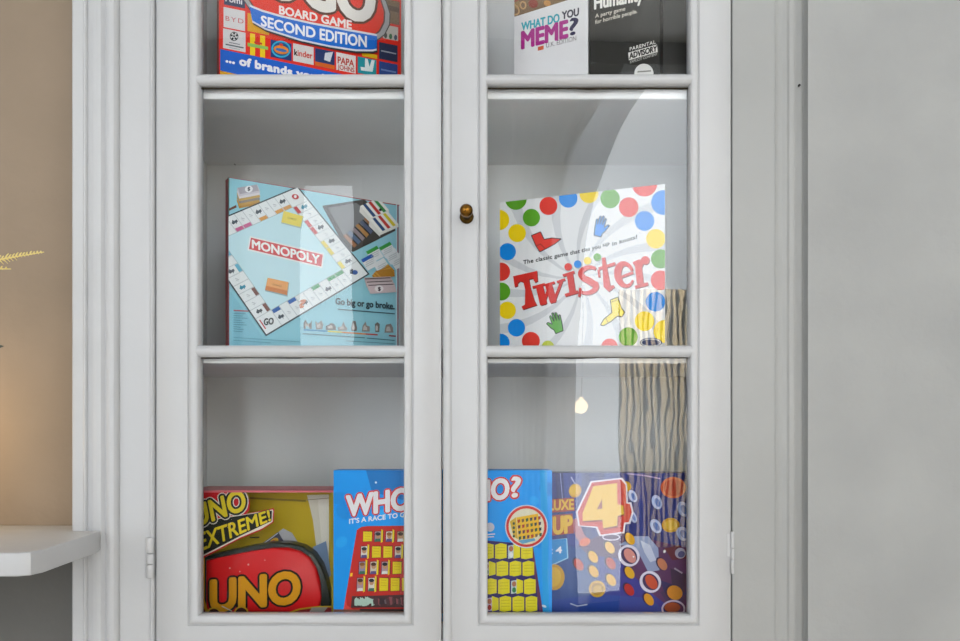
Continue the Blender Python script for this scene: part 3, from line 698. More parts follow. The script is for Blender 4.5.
hand(lambda x, y: (556.2-x*.96+y*.30, 323+y*.98+x*.34), '#62ac46')
outl([(610.4, 300), (618, 297), (621.6, 308), (624.8, 312.4), (622, 317), (617, 316.6), (611, 321.6), (603.4, 326), (600.6, 325), (604, 319), (612, 312.6)], '#ecd84c')
a.stroke([(606, 318), (608.4, 323.4)], .6, '#4a4420', 4); a.stroke([(611, 302.4), (618.6, 299.6)], .5, '#8a8030', 4); a.stroke([(620, 309.4), (618.6, 315.6), (622, 316.8)], .6, '#4a4420', 4)
# slogan
for body, p0, p1 in (('The classic game', (523.4, 264.4), (568, 255.4)), ('that ties you', (570.2, 255), (600.6, 248.2)), ('up', (603, 246.6), (609.4, 245)), ('in knots!', (612.4, 246), (637, 238.6))):
    a.text(body, p0, p1, 3.9, '#26282a', .028, 2, space=1.05)
# title: slab lettering drawn stroke by stroke; a dark edge under each
TT = '#d42c24'
def pc(c3): return [(490+.1404*x, 260+.1404*y) for x, y in c3]
def p6(c6): return [(485+.2966*x, 170+.2964*y) for x, y in c6]
parts = []
Tl = pc([(166, 116), (337, 78), (341, 152), (322, 162), (308, 132), (280, 138), (292, 205), (318, 286), (336, 322), (236, 354), (226, 332), (250, 318), (252, 212), (240, 160), (216, 152), (200, 166), (198, 186), (178, 194)])
parts.append(('poly', Tl))
wl = lambda pts, wd: parts.append(('stroke', pts, wd))
wl(pc([(352, 182), (382, 314)]), 7.2); wl(pc([(382, 316), (420, 196)]), 2.6); wl(pc([(418, 178), (452, 296)]), 7.0); wl(pc([(454, 300), (512, 150)]), 2.8)
for q in ([(304, 196), (392, 172)], [(392, 180), (462, 160)], [(478, 158), (536, 138)]): wl(pc(q), 2.3)
wl(pc([(362, 318), (400, 309)]), 1.8); wl(pc([(432, 304), (470, 293)]), 1.8)
wl(pc([(570, 104), (590, 236)]), 6.4); wl(pc([(520, 112), (602, 86)]), 2.6); wl(pc([(536, 252), (628, 226)]), 3.0)
def arc(cx, cy, rx, ry, a0, a1, n=14, rot=0):
    c_, s_ = math.cos(math.radians(rot)), math.sin(math.radians(rot)); o = []
    for i in range(n+1):
        t = math.radians(a0+(a1-a0)*i/n); x, y = rx*math.cos(t), ry*math.sin(t); o.append((cx+x*c_-y*s_, cy+x*s_+y*c_))
    return o
s_pts = arc(350, 346, 27, 17, -20, -200, 10, -12) + [(334, 366), (352, 374), (366, 384)] + arc(346, 396, 30, 19, -10, 165, 10, -12)
parts.append(('stroke', p6(s_pts), [3.0, 3.2, 3.6, 4, 4.4, 4.8, 5.2, 5.4, 5.6, 5.8, 6, 6.4, 6.8, 6.6, 6.4, 6, 5.6, 5.2, 4.8, 4.4, 4, 3.6, 3.4, 3.2, 3]))
wl(p6([(383, 336), (386, 362)]), 2.2); wl(p6([(322, 398), (318, 428)]), 2.4)
wl(p6([(400, 296), (412, 392), (418, 402), (436, 392)]), [3.4, 7.0, 5.6, 2.4]); wl(p6([(384, 334), (440, 316)]), 3.0)
wl(p6([(448, 366)] + [(500, 346)]), 2.6)
e_pts = arc(474, 354, 26, 38, -15, -345+20, 18, -10)
parts.append(('stroke', p6(e_pts), [3.0, 3.4, 3.6, 4, 5, 6, 6.8, 7.2, 7.4, 7.2, 7, 6.4, 5.6, 4.8, 4.0, 3.4, 3, 2.6, 2.2]))
wl(p6([(516, 312), (524, 384)]), 6.8); wl(p6([(500, 316), (524, 306)]), 3.0); wl(p6([(506, 396), (550, 384)]), 3.2); wl(p6([(526, 326), (534, 302), (546, 298)]), [3, 4.6, 5.2])
parts.append(('dot', p6([(541, 305)])[0], 4.2))
for lay_, dx, dy, c, ex in ((4, .55, .75, '#6a2420', .5), (5, 0, 0, TT, 0)):
    for p in parts:
        if p[0] == 'poly': a.poly([(x+dx, y+dy) for x, y in p[1]], c, lay_)
        elif p[0] == 'dot': a.ell(p[1][0]+dx, p[1][1]+dy, p[2], p[2], c, 0, lay_)
        else: a.stroke([(x+dx, y+dy) for x, y in p[1]], p[2], c, lay_)
a.ell(651, 342.6, 11, 4.8, '#1c2c5c', 0, 5); a.ring(651, 342.6, 10, 3.9, .8, '#b8c0d0', 0, 6)
a.done('front_print', r)
settle(r)

# 7. bottom left: window carton with a card launcher inside
f = Face(186, 1.262, 333.5, 1.262, zb_floor+.0008, CAM.z+(HY-490.5)/F*1.262)
r = thing('board_game_box', f.at(f.W/2, 0, -.06), 'olive and red game box with red card launcher behind clear film, lowest shelf', 'board game', 'boxed games on the cabinet shelves')
bm = bmesh.new(); Tk = .105; t = .003
slab(bm, f, 0, f.W, f.H-t, f.H, 0, Tk, 1); slab(bm, f, 0, f.W, 0, t, 0, Tk, 0); slab(bm, f, 0, t, t, f.H-t, 0, Tk, 0); slab(bm, f, f.W-t, f.W, t, f.H-t, 0, Tk, 0)
slab(bm, f, t, f.W-t, t, f.H-t, Tk-t, Tk, 0)
link('carton', finish(bm, 'carton'), [mat('#a48e10', .4, 0, .2), mat('#d4606a', .4)], r)
fb = f.moved(.050); a = Art(fb)
a.poly([(180, 480), (340, 480), (340, 640), (180, 640)], '#b49c10', 0)
a.poly([(307, 495), (329, 494.5), (329, 575), (320, 575), (313, 520), (309, 503)], '#cfccbe', 1); a.poly([(318, 500), (329, 499.5), (329, 575), (323, 560)], '#dddad0', 2); a.stroke([(306, 500), (329, 498)], .7, '#8a8470', 3)
a.poly([(250, 497), (306, 500), (306, 502), (250, 499)], '#7c6c12', 1)
a.stroke([(250, 537.6), (259.5, 537.2)], 1.3, '#3a3418', 1)
a.done('backing_card', r)
bm = bmesh.new()                               # backing board that carries the print
slab(bm, f, t, f.W-t, t, f.H-t, .0505, .053); link('backing_board', finish(bm, 'backing_board'), mat('#94800f', .5), r)
def extr(name, pts, ff, depth, m, parent, bev=.0):
    bm = bmesh.new(); uv = [ff.uv(*p) for p in pts]
    A = [bm.verts.new(ff.at(u, v)) for u, v in uv]; B = [bm.verts.new(ff.at(u, v, -depth)) for u, v in uv]; n = len(uv)
    fa = bm.faces.new(A); bm.faces.new(B[::-1])
    for i in range(n): bm.faces.new((A[i], B[i], B[(i+1) % n], A[(i+1) % n]))
    if bev:
        bmesh.ops.bevel(bm, geom=[e for e in fa.edges], offset=bev, segments=4, profile=.55, affect='EDGES', clamp_overlap=True)
    return smooth(link(name, finish(bm, name), m, parent), 35)
fd = f.moved(.016)
rim = [(196, 612.5), (196, 562), (204, 557.5), (225, 552), (250, 546.5), (272, 543), (290, 543), (303, 546.5), (313, 553.5), (321, 565), (326, 580), (330, 601), (331, 612.5)]
L1 = extr('launcher', rim, f.moved(.020), .027, mat('#18201c', .3), r, .004)
red = [(205.5, 612.5), (205.5, 560.5), (225, 556.5), (250, 551.5), (272, 548.2), (288, 548.2), (300, 551.5), (309, 558), (315.5, 568), (319.5, 582), (320.5, 598), (319, 612.5)]
L2 = extr('red_shell', red, f.moved(.012), .02, mat('#da0c16', .3, 0, .3), L1, .005)
a = Art(f.moved(.0118), .3)
a.text('UNO', (211.5, 611), (299, 601.6), 30, '#de9a10', .045, 1, outline=[(.05, '#120c10')])
for k, (x, y) in enumerate(((248.5, 564.5), (230, 568), (240, 571.5), (265, 560))): a.ell(x, y, .9-.12*k, .9-.12*k, '#e8b4b0', 0, 4, 8)
a.done('launcher_lettering', L1)
fg = f.moved(.006); a = Art(fg)
a.poly([(196, 612), (334, 612), (334, 618), (196, 618)], '#5a1a14', 0)
a.poly([(202, 545), (204.6, 547), (204.8, 600), (208, 610.5), (206, 613), (202.4, 603)], '#d69a14', 1); a.poly([(196, 520), (202, 545), (202.4, 603), (206, 614), (196, 614)], '#7a1414', 1)
for x, y, rx in ((214, 616, 8), (241.5, 615, 8)):
    a.ell(x, y, rx, 9, '#3a1210', 0, 2); a.ring(x, y, rx, 9, 1.5, '#d6a024', 0, 3)
a.poly([(285, 614), (300, 609), (318, 606.6), (334, 606), (334, 616), (285, 616)], '#8c2024', 2); a.stroke([(286, 613.6), (300, 609), (318, 606.6), (334, 606.4)], 1.4, '#c8a41c', 3); a.poly([(312, 607.5), (328, 607), (322, 614), (308, 614)], '#9a9490', 3)
a.stroke([(222, 606), (232, 611)], 1.0, '#d8c8b8', 4)
a.done('lower_print', r)
# cards fanned behind the launcher
for k, (pts, c) in enumerate((([(262, 545), (283, 528.5), (292, 533), (300, 546), (300, 560), (262, 560)], '#a6a6ac'), ([(257, 547), (278, 532), (286, 545), (284, 556), (262, 558)], '#26263c'), ([(313, 547), (326, 541), (331, 575), (320, 590)], '#6a86ac'))):
    extr('playing_card', pts, f.moved(.0485-.0008*k), .0007, mat(c, .3), r)
a = Art(f.moved(.0468), .3); a.ell(274, 541.5, 5, 3, '#c8a030', -35, 1); a.ell(273, 542.5, 3, 2, '#a83c34', -35, 2); a.stroke([(259, 547), (278, 533)], .9, '#c8c8d4', 3); a.done('card_print', r)
# title label at the front
a = Art(f.moved(.0025))
a.poly([(180, 490.8), (238, 490.2), (246, 494), (250, 501), (249.5, 510), (246, 514), (250, 513), (273.5, 508), (274.5, 509.4), (273.6, 522.4), (262, 530), (240, 539), (215, 552), (196, 562), (180, 570)], '#c8121c', 1)
a.poly([(180, 524), (247, 514), (272.6, 509.4), (273.4, 510.4), (272.6, 521.8), (262, 528.6), (240, 537.6), (215, 550.6), (196, 560), (180, 566)], '#e6dccc', 2)
a.poly([(180, 525), (272, 510.6), (271.6, 521), (240, 536), (215, 549), (196, 558.6), (180, 564)], '#1c1e18', 3)
a.text('UNO', (196, 526.5), (246.8, 509), 20, '#e2ca24', .03, 4, lean=(-4, 0), outline=[(.11, '#dcd4cc'), (.075, '#23261e')])
a.text('EXTREME!', (201, 551), (271, 520.2), 17.6, '#e6cc20', .02, 7, h2=10.4, lean=(-2, 0), outline=[(.03, '#1c1e18')])
a.done('title_label', r)
bm = bmesh.new(); slab(bm, f, t+.0005, f.W-t-.0005, t+.0005, f.H-t-.0005, .0004, .0008); link('window_film', finish(bm, 'window_film'), M_film, r)
settle(r)

# 8. bottom centre: bright blue guessing game
f = Face(333.6, 1.238, 552, 1.238, zb_floor+.0008, CAM.z+(HY-470.3)/F*1.238)
r = carton(f, .06, '#0b94ea', '#0a5ea8', 'bright blue board game box with red flip board, lowest shelf behind both doors', 0)
a = Art(f)
a.poly([(330, 465), (556, 465), (556, 620), (330, 620)], '#0c98ee', 0)
rr = random.Random(11)
for k in range(46):
    a.ell(rr.uniform(335, 552), rr.uniform(472, 612), rr.uniform(5, 13), rr.uniform(3, 8), rr.choice(['#0a8ce0', '#129bf0', '#0b86da', '#1ca4f2']), rr.uniform(0, 90), 1+k % 3, 16)
a.poly([(366, 470), (404, 470), (404, 500), (372, 492)], '#1278c4', 4)
a.poly([(540, 470), (547, 470), (549, 613), (543, 613)], '#22a0e4', 4)
a.text('WHO', (347, 515.8), (410, 508.6), 19.6, '#e6e4e4', .045, 5, outline=[(.055, '#d03a34')], h2=21)
a.text('WHO', (451, 503.6), (508.4, 498), 19.6, '#e6e4e4', .045, 5, outline=[(.055, '#d03a34')]); a.text('?', (511.6, 497), (520.4, 495.9), 19.5, '#e6e4e4', .02, 5, outline=[(.05, '#d03a34')])
a.text("IT'S A RACE TO GUESS", (349.4, 523.6), (420, 514.8), 4.6, '#e2e8ee', .03, 5)
# red board
a.poly([(357, 530), (361.5, 526.8), (368, 526), (425, 525.4), (440, 612.5), (343, 612.5), (346, 595)], '#c3271f', 5)
a.poly([(343.4, 612.5), (346, 596), (347, 605), (354, 609.6), (436, 609.6), (437, 613), (343, 613)], '#e0443a', 6)
FC = ['#cdbfae', '#a88a98', '#d8d2c8', '#b49474', '#8f86a8']
lay = 7
for ri, (y0, y1, xs, offx) in enumerate(((531, 542, 363.2, 0), (545.8, 558.2, 360.8, -1), (561.2, 574.4, 358.8, -2), (577.4, 591.4, 356.8, -3))):
    for k in range(5):
        x = xs+k*11.3
        open_ = (ri, k) in {(0, 1), (0, 2), (0, 3), (1, 0), (1, 3), (2, 0), (2, 1), (2, 2), (3, 0), (3, 1)}
        a.poly([(x, y0), (x+9.6, y0-.4), (x+9.3, y1-.6), (x-.6, y1)], '#6a1a18', 7)
        if open_:
            a.poly([(x+.6, y0+.6), (x+6.6, y0+.3), (x+6.4, y1-.8), (x+.2, y1-.4)], FC[(ri*2+k) % 5], 8)
            a.ell(x+3.6, y0+4.6, 2.4, 3, '#b98a6a', 0, 9, 12); a.ell(x+3.6, y0+2.8, 2.7, 1.8, ('#4a3020', '#20242c', '#8a5a28')[(ri+k) % 3], 0, 10, 12); a.poly([(x+1, y1-3.4), (x+6, y1-3.6), (x+6.4, y1-.8), (x+.2, y1-.4)], ('#d8d8d4', '#5a4a80', '#3a6a58')[(ri+2*k) % 3], 10)
            a.poly([(x+7, y0-2), (x+8.7, y0-.8), (x+8.3, y1-.4), (x+6.4, y1+.6)], '#e4c81c', 11)
        else:
            a.poly([(x+.2, y0+.4), (x+8.9, y0+.6), (x+8.7, y1-1), (x, y1-.6)], '#e0c814', 8)
            for j in range(3): a.stroke([(x+1.6, y0+2.6+j*2.6), (x+7.2, y0+2.8+j*2.6)], .6, '#c8a80e', 9)
a.poly([(352, 596), (430, 593.8), (432, 607), (351, 607.6)], '#4a2c2c', 7)
for k in range(40): a.poly([(354+k*1.9+rr.uniform(-1, 1), 597+rr.uniform(-1, 3)), (357+k*1.9, 596.4+rr.uniform(0, 3)), (357.6+k*1.9, 604+rr.uniform(-2, 2)), (354.6+k*1.9, 605+rr.uniform(-2, 1))], '#b4d0c0' if k < 10 else rr.choice(['#6a3038', '#8a4a50', '#503438', '#6a5a60', '#3a2a30', '#8a7a70']), 8+k % 3)
a.poly([(350.6, 573), (353, 572.6), (352.4, 576), (350, 576.4)], '#f0c020', 8)
a.poly([(334, 609), (430, 610.4), (430, 614), (334, 614)], '#8a5a48', 12); a.poly([(360, 608.4), (430, 609), (430, 611), (360, 610.4)], '#262024', 13)
# purple board
a.poly([(440, 543), (488, 540.4), (530, 544), (540.5, 613), (438, 613)], '#2c2064', 14)
a.poly([(530, 544), (533, 547), (543, 613), (539.6, 613)], '#5c2a54', 15)
for ri, (y0, y1) in enumerate(((543.5, 558.5), (561, 575.6), (578.6, 593.6), (596, 611))):
    for k in range(8):
        x = 443+k*13+ri*1.5
        if x > 527+ri*3.4: continue
        w_ = 11.6
        if (k+ri*2) % 4 == 1:
            a.poly([(x, y0+2), (x+5.6, y0+1), (x+5.6, y1-1), (x, y1)], ('#c4b4d0', '#d8c4b8', '#b4c4cc')[k % 3], 16); a.ell(x+3, y0+5, 2.2, 2.8, '#a86a50', 0, 17, 10); a.ell(x+3, y1-4, 2, 2.8, ('#a8342c', '#2c7a4c', '#e0e0e0')[(k+ri) % 3], 0, 18, 10)
            a.poly([(x+5.4, y0-.4), (x+12, y0+1.8), (x+12, y1-1.6), (x+5.4, y1)], '#d8cc1a', 19)
        else:
            a.poly([(x, y0+1.2), (x+w_*.5, y0-.6), (x+w_, y0+.8), (x+w_, y1-1), (x+w_*.4, y1+.4), (x, y1-.4)], '#dccf18', 16)
            for j in range(3): a.stroke([(x+1.6, y0+4+j*3), (x+w_-1.6, y0+3.8+j*3)], .6, '#bcae14', 17)
a.ell(526.3, 526.2, 21.4, 21.6, '#c8d4e4', 0, 20, 36); a.ell(526.3, 526.2, 20.3, 20.5, '#c8302a', 0, 21, 36); a.ell(526.3, 526.2, 17.8, 18, '#d8d2b8', 0, 22, 36)
def rc(x, y): return (526.3+x, 526.2+y)
a.poly([rc(-10, -9), rc(11.6, -13), rc(14.4, 7), rc(6, 12), rc(-8, 13.4)], '#e3b422', 23); a.poly([rc(-16.6, -5), rc(-10.4, -9.4), rc(-8.4, 13), rc(-13, 10)], '#c9a42c', 23); a.poly([rc(-9, 14), rc(8, 11.6), rc(9, 14), rc(-4, 17.4)], '#5a9ac0', 23)
for ri in range(4):
    for k in range(6):
        x, y = -9+k*4.1+ri*.4, -6.6+ri*5.6-k*.66
        a.poly([rc(x, y), rc(x+2.7, y-.6), rc(x+2.5, y+2.4), rc(x+.4, y+3.4)], ['#a83428', '#2c3c48', '#7a5a3c', '#5a2c4c', '#3a5a3c'][(ri*3+k*2) % 5], 24)
for ri in range(4): a.ell(*rc(-12.6, -3+ri*4.2), 1.3, 1.5, '#3a4a30', 0, 24, 8)
a.ell(490, 527, 4.4, 4.6, '#c8ccd8', 0, 14, 16); a.stroke([(487, 534.4), (495, 533.8)], 1.1, '#d8dce4', 14); a.stroke([(486, 537), (494, 536.4)], 1.1, '#d8dce4', 14)
a.ell(376, 482.4, 1.1, 1.1, '#d6ecf8', 0, 6, 8); a.ell(544, 606, 2.6, 1.2, '#cfe2ee', 20, 6, 8)
a.done('front_print', r)
settle(r)

# 9. bottom right: dark blue four-in-a-row game
f = Face(549, 1.262, 706, 1.262, zb_floor+.0008, CAM.z+(HY-473)/F*1.262)
r = carton(f, .062, '#26347e', '#1a2258', 'dark blue board game box with big yellow 4, right end of lowest shelf', 0)
a = Art(f)
a.poly([(545, 470), (712, 470), (712, 620), (545, 620)], '#27357f', 0)
rr = random.Random(5)
for k in range(26):
    x = rr.uniform(553, 706); a.poly([(x, 472), (x+rr.uniform(3, 9), 472), (x+rr.uniform(8, 16), 545), (x+rr.uniform(0, 6), 545)], rr.choice(['#222c70', '#2f418f', '#34488f', '#1f2a6c']), 1+k % 3)
a.poly([(553, 540), (598, 555), (640, 545), (640, 614), (553, 614)], '#1d4688', 4)
a.poly([(578, 545), (600, 535), (624, 533), (700, 551), (708, 556), (708, 616), (598, 612), (598, 565)], '#4d285e', 5)
a.poly([(598, 556), (616, 558), (650, 592), (676, 612), (598, 614)], '#22308c', 6); a.poly([(598, 594), (650, 598), (668, 614), (553, 614), (553, 600)], '#173f94', 7)
a.poly([(660, 592), (708, 574), (708, 600), (690, 595), (672, 612)], '#3a2858', 6)
a.poly([(549, 540), (567, 538), (568.4, 558), (549, 567)], '#8fc4e2', 8); a.poly([(549, 540), (566, 538.6), (567, 557.4), (549, 565.4)], '#1888ca', 9)
a.text('x 4', (546.5, 553.6), (561.5, 552.6), 6, '#e6eaf0', .04, 10)
for x, y, rx, ry, rot in ((575, 490.5, 6.2, 7, 20), (554, 577, 10.5, 13, 0), (626, 486.6, 5, 5.4, 0)):
    a.ell(x, y, rx, ry, '#c79618', rot, 10); a.ell(x-.8, y-.4, rx*.72, ry*.76, '#d9ae2a', rot, 11)
a.ell(673, 487.5, 12.6, 10.6, '#b43c20', 0, 10); a.ring(673, 487.5, 12.6, 10.6, 2.2, '#cf5a30', 0, 11); a.ell(670.4, 525, 9, 7.2, '#c8941a', 0, 10); a.ell(670.4, 525, 6.4, 5, '#dcb02c', 0, 11)
for x, y, rx, ry, rot in ((632.5, 496, 3, 5.6, -25), (656.6, 502, 4, 6.4, -20), (683, 509, 4.6, 7, -25), (655.6, 526, 4.2, 6.6, -30), (682.6, 533.5, 5, 6.4, -30), (632.6, 516.6, 2.4, 5.6, -25)):
    a.ell(x, y, rx+1, ry+1, '#a4b4dc', rot, 10, 18); a.ell(x+.6, y+.4, rx*.62, ry*.72, '#4a6ab0', rot, 11, 18)
a.stroke([(626, 473.4), (645, 475.6), (660, 478.6)], 1.2, '#8f86c0', 10)
a.stroke([(560, 472), (562.5, 500)], .7, '#8c94d0', 10); a.stroke([(571, 477), (575, 484)], 1.2, '#a8b0e0', 10)
# discs scattered through the grid of holes
def disc(x, y, rx, ry, c, rot=-30, rim='#1a1440'):
    a.ell(x-1, y-.5, rx+.6, ry+.7, rim, rot, 12, 20); a.ell(x, y, rx, ry, c, rot, 13, 20)
for x, y, c in ((593, 556.6, '#d8a51a'), (593.6, 571.2, '#d8a51a'), (611, 579.8, '#d8a51a'), (610.6, 563.2, '#b3321e'), (629.4, 572.4, '#d8a51a'), (629, 589.4, '#b01a1e'), (648.6, 599.2, '#d8971a'), (629.8, 538.6, '#dba21a'), (609.6, 547.4, '#e0b454'), (578.6, 564.4, '#b8321c'), (662, 564, '#c07a58')):
    disc(x, y, 4.1, 6.6, c, -32)
a.ell(597, 588.6, 8.4, 8.4, '#c79a1c', 0, 14); a.ell(597, 588.6, 6, 6, '#a4780e', 0, 15); a.ell(597.4, 589, 4.4, 4.2, '#c49a20', 0, 16)
disc(674.4, 592.4, 7, 8, '#d88c1a', -60); disc(672, 607, 8, 5, '#a8481c', 0)
for x, y in ((628.6, 555.4), (650, 581.6)):
    a.ell(x, y, 10.4, 11.2, '#d8d6e8', -40, 14); a.ell(x+.2, y, 7.4, 9, '#2a2054', -40, 15); a.ell(x+1, y, 5, 8, '#c04a2c' if y > 570 else '#cf8a84', -34, 16)
a.ring(673, 608.6, 12, 9, 1.8, '#c4b8d0', 0, 14)
a.poly([(618, 545), (634, 536), (648, 536), (658, 548), (659, 570), (648, 572), (640, 556), (628, 545)], '#8898be', 11); a.poly([(640, 540), (650, 545), (656, 560), (650, 562), (644, 552)], '#b8c4dc', 12)
a.poly([(664, 548), (680, 545), (688, 558), (672, 560)], '#5a1c34', 12); a.ell(680, 553, 5.4, 5.4, '#a8a8c0', -30, 13, 18); a.ell(681, 554, 3.6, 3.2, '#4a5488', -30, 14, 18)
a.poly([(670, 568), (686, 574), (684, 592), (672, 588)], '#2a2248', 12); a.stroke([(674, 568), (682, 573)], 1.6, '#a09ab4', 13)
a.poly([(660, 580), (690, 590), (690, 596), (664, 592)], '#1c2464', 10)
a.stroke([(574, 519), (580, 536), (586, 543)], [7, 8.6, 9.2], '#a86476', 17); a.ell(584.5, 541.8, 5.8, 4, '#d25a26', -20, 18)
a.ring(611, 537, 9, 3.6, 1.3, '#cfc8da', 0, 10)
# the numeral: white edge, red body, yellow face
def four(g):
    return [(592-g*.9, 483-g), (620+g, 479.5-g), (625+g*.8, 485-g*.4), (625.5+g, 503.5-g*.6), (629+g, 504-g), (631+g, 512), (628+g, 521.5+g), (623.5+g*.8, 522+g), (622+g, 531+g), (601-g, 534+g), (597.6-g, 526+g*.8), (580-g, 525+g*.4), (578-g*1.2, 512)]
a.poly([(x, y) for x, y in four(2.0)], '#ddd6e4', 20); a.poly(four(.4), '#c4352c', 21)
a.poly([(593.5, 487), (615.6, 484.4), (617.2, 505.6), (623.8, 506.6), (624, 515.4), (618, 517), (617.6, 527), (603.6, 529.6), (602.8, 521), (583.4, 522), (583, 514)], '#8a2420', 22)
a.poly([(593, 486), (616.6, 483), (617, 504), (623, 505.4), (623.4, 514), (617.2, 515.6), (616.8, 525.4), (602.8, 528), (602, 519.4), (582.4, 520.8), (582.2, 513)], '#e4b93c', 23)
a.poly([(601.4, 499), (602, 508.4), (596.6, 509)], '#9a4a40', 24)
a.poly([(552, 499), (574, 497.4), (574.4, 510.6), (552, 512.4)], '#a03c28', 19); a.text('DELUXE', (535.8, 510.6), (573.4, 509), 10, '#dcb02c', .03, 20)
a.poly([(552, 515), (572.4, 513.4), (573.6, 533), (552, 535.4)], '#a03c28', 19); a.text('UP', (553.4, 533.6), (571.6, 531.8), 16.6, '#dcae26', .05, 20)
a.stroke([(570, 603), (577, 605.6), (587, 604)], 1.2, '#b8c4d8', 21); a.ell(633, 556.4, .8, .8, '#f0f0f4', 0, 22, 8); a.ell(664, 551, 1.3, 1.7, '#f0f0f4', 20, 22, 8)
a.done('front_print', r)
settle(r)

# ------------------------------------------------------------------ dried flower by the left edge, standing in a vase on the shelf
vx, vy = -.80, -.10
vase = thing('vase', (vx, vy, zsh), 'slim dark vase holding the yellow dried flower on the left shelf', 'vase')
bm = bmesh.new(); revolve(bm, [(.0005, zsh+.0005), (.03, zsh+.0005), (.036, zsh+.03), (.034, zsh+.07), (.02, zsh+.11), (.012, zsh+.14), (.015, zsh+.16), (.011, zsh+.158), (.009, zsh+.14), (.0005, zsh+.135)], (vx, vy, 0))
smooth(link('vase_body', finish(bm, 'vase_body'), mat('#2a2826', .35), vase)); settle(vase)
fl = thing('dried_flower', (vx, vy, zsh+.14), 'feathery yellow dried flower sprig against the beige wall, by the left edge', 'flower')
def sprig(p0, p1, n, ln, bmx, seed):
    q = random.Random(seed); p0, p1 = Vector(p0), Vector(p1)
    tube(bmx, [p0, p0.lerp(p1, .5)+Vector((0, 0, .004)), p1], .0016, .0006, 6)
    for i in range(n):
        t = .08+.92*i/n; b = p0.lerp(p1, t)+Vector((0, 0, .004*4*t*(1-t)))
        for sgn in (-1, 1):
            l = ln*(1.15-t)*q.uniform(.6, 1.1); dv = (p1-p0).normalized()*.75+Vector((0, q.uniform(-.5, .5), sgn*.8))
            e = b+dv.normalized()*l
            tube(bmx, [b, b.lerp(e, .5)+Vector((0, 0, .001)), e], .0013, .0006, 5)
dpl = 1.12
tip = P(44, 252, dpl); base = P(-40, 272, dpl)
M_yel = mat('#cdbb74', .7); M_stem = mat('#5c5a34', .7)
bm = bmesh.new(); tube(bm, [(vx, vy, zsh+.125), (vx+.02, vy, zsh+.22), (base.x-.03, base.y, base.z-.03), tuple(base)], .0022, .0018, 8); link('stem', finish(bm, 'stem'), M_stem, fl)
bm = bmesh.new(); sprig(base, tip, 22, .012, bm, 1); link('flower_head', finish(bm, 'flower_head'), M_yel, fl)
bm = bmesh.new(); sprig(base+Vector((.01, 0, -.003)), P(11, 269, dpl), 8, .010, bm, 2); link('flower_head', finish(bm, 'flower_head'), M_yel, fl)
lt = P(4, 346, dpl); lb = P(-45, 352, dpl)
bm = bmesh.new(); tube(bm, [(vx, vy, zsh+.126), (vx+.015, vy, zsh+.17), tuple(lb)], .0016, .0012, 6)
vv = [lb+Vector((0, 0, 0)), lb.lerp(lt, .4)+Vector((0, -.004, .010)), lb.lerp(lt, .8)+Vector((0, -.002, .005)), lt, lb.lerp(lt, .7)+Vector((0, -.002, -.008)), lb.lerp(lt, .35)+Vector((0, -.004, -.012))]
up_ = [bm.verts.new(v) for v in vv]; dn_ = [bm.verts.new(v+Vector((0, .0008, 0))) for v in vv]
bm.faces.new(up_); bm.faces.new(dn_[::-1])
for i in range(6): bm.faces.new((up_[i], dn_[i], dn_[(i+1) % 6], up_[(i+1) % 6]))
link('leaf', finish(bm, 'leaf'), mat('#1f2a1c', .5), fl)
settle(fl)

# table lamp beyond the frame that warms the beige wall
# ------------------------------------------------------------------ what the panes mirror: wardrobe, curtains, wall lamp at the room's rear
wx0, wx1 = RX(622, 3.7), RX(622, 3.7)+.9; wtop = RZ(288, 3.7); wf = YR+.70
ward = thing('panel_screen', ((wx0+wx1)/2, wf-.03, 0), 'standing zebra-grained wood screen mirrored in the right-hand door panes', 'screen')
box('grained_panel', wx0, wx1, wf-.04, wf, .785, wtop, zebrano(), ward, bev=.003)
box('lower_panel', wx0, wx1, wf-.04, wf-.002, .05, .784, mat('#6a4a40', .4, key='brown_lacquer'), ward, bev=.003)
for k in (wx0+.06, wx1-.12): box('foot', k, k+.06, wf-.17, wf+.13, .0, .0495, mat('#6a4a40', .4, key='brown_lacquer'), ward, bev=.004)
settle(ward)
def curtain(name, pts, y, m, label, amp=.012, freq=38):
    """pts: list of (z, x_left, x_right) from the top down; hangs in folds"""
    bm = bmesh.new(); rows = []; n = 60
    for z, x0, x1 in pts:
        rows.append([bm.verts.new((x0+(x1-x0)*i/n, y+amp*math.sin(freq*i/n), z)) for i in range(n+1)])
    for ra, rb in zip(rows, rows[1:]):
        for i in range(n): bm.faces.new((ra[i], ra[i+1], rb[i+1], rb[i]))
    me = finish(bm, name); o = link(name, me, m); md = o.modifiers.new('cloth_thickness', 'SOLIDIFY'); md.thickness = .003
    smooth(o, 60)
    tag(o, label, 'curtain', 'curtains at the rear window'); return o
yc = YR+.09; dc = 1.2-yc
M_cur = mat('#6a6a68', .9, key='grey_curtain_cloth')
def sheer():
    m = bpy.data.materials.new('sheer_curtain_cloth'); m.use_nodes = True; nt = m.node_tree; N = nt.nodes; L = nt.links
    N.remove(N['Principled BSDF'])
    d = N.new('ShaderNodeBsdfDiffuse'); d.inputs[0].default_value = (.6, .6, .6, 1); t = N.new('ShaderNodeBsdfTranslucent'); t.inputs[0].default_value = (.75, .76, .78, 1)
    mx = N.new('ShaderNodeMixShader'); mx.inputs[0].default_value = .7
    L.new(d.outputs[0], mx.inputs[1]); L.new(t.outputs[0], mx.inputs[2]); L.new(mx.outputs[0], N['Material Output'].inputs['Surface'])
    return m
def drape(ps, x0, bottom): return [(RZ(y, dc), RX(x0, dc), RX(x, dc)) for y, x in ps] + [(.06, RX(x0, dc), RX(bottom, dc))]
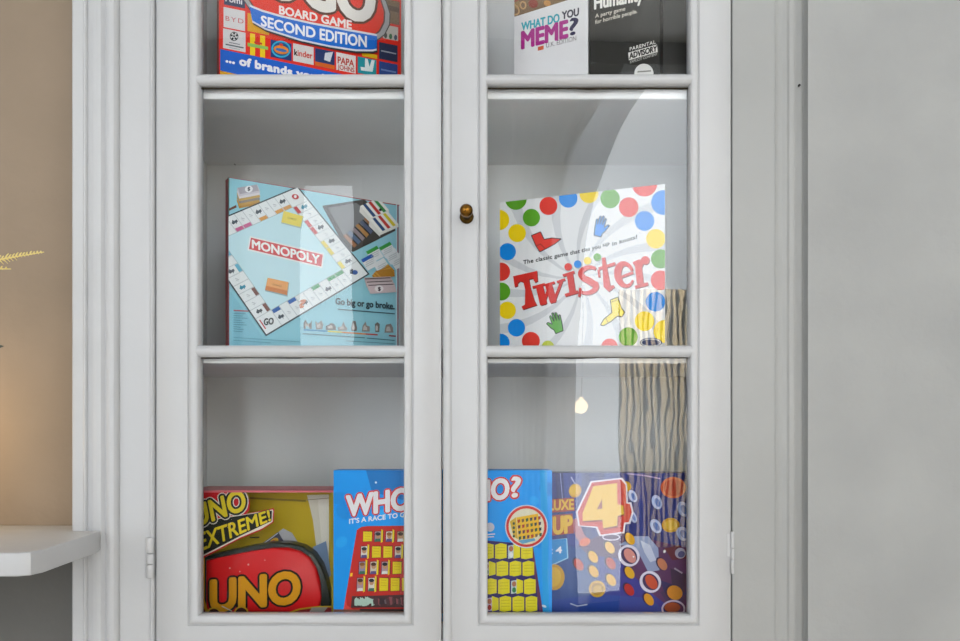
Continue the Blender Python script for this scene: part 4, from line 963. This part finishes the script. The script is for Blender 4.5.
curtain('curtain', drape([(60, 668), (90, 647), (110, 632), (130, 619), (160, 606), (190, 596), (230, 588), (280, 582), (360, 576), (470, 577)], 534, 580), yc, sheer(),
        'sheer white curtain mirrored in the right-hand door panes beside the bright window', .010, 30)
curtain('curtain', [(RZ(176, dc), RX(242, dc), RX(303, dc)), (RZ(260, dc), RX(245, dc), RX(300, dc)), (RZ(358, dc), RX(242, dc), RX(302, dc))], yc, bpy.data.materials['sheer_curtain_cloth'],
        'short sheer curtain mirrored in the left-hand door over the light blue box', .010, 26)
yc += .05; dc = 1.2-yc
curtain('curtain', drape([(60, 625), (90, 606), (110, 595), (150, 574), (190, 560), (230, 554), (280, 550), (360, 547), (470, 547)], 512, 548), yc, M_cur,
        'dark grey curtain mirrored left of the sheer one in the right-hand door panes', .014, 34)
lx, lz, ly = RX(582, 4.35), RZ(405, 4.35), YR+.05
lamp = thing('pendant_lamp', (lx, ly, lz), 'small glowing warm pendant lamp mirrored in the lower right pane', 'lamp')
bm = bmesh.new(); tube(bm, [(lx, ly, lz+.03), (lx, ly, 2.4), (lx, ly, CEIL)], .0015, .0015, 6); link('lamp_cord', finish(bm, 'lamp_cord'), M_brass2, lamp)
bm = bmesh.new(); revolve(bm, [(.0005, lz-.039), (.020, lz-.034), (.034, lz-.022), (.040, lz), (.034, lz+.022), (.014, lz+.032), (.010, lz+.045), (.0005, lz+.046)], (lx, ly, 0), 'z', 20)
smooth(link('lamp_globe', finish(bm, 'lamp_globe'), glow('warm_lamp_globe', (1, .84, .6), 18), lamp), 80)
settle(lamp)
# a nail in the right wall and one in the cabinet back
bm = bmesh.new(); revolve(bm, [(.0004, .002), (.0016, .002), (.0018, -.0012), (.0004, -.002)], (X(801), .0066, Z(83.4)), 'y', 10)
tag(link('nail', finish(bm, 'nail'), M_dark), 'tiny dark nail head in the grey trim right of the cabinet', 'nail')
q = P(234.5, 163.5, 1.52)
bm = bmesh.new(); revolve(bm, [(.0004, .004), (.0016, .004), (.0016, -.003), (.0004, -.004)], (q.x, YB-.0035, q.z), 'y', 10)
tag(link('nail', finish(bm, 'nail'), M_dark), 'tiny dark nail head in the cabinet back above the light blue box', 'nail')
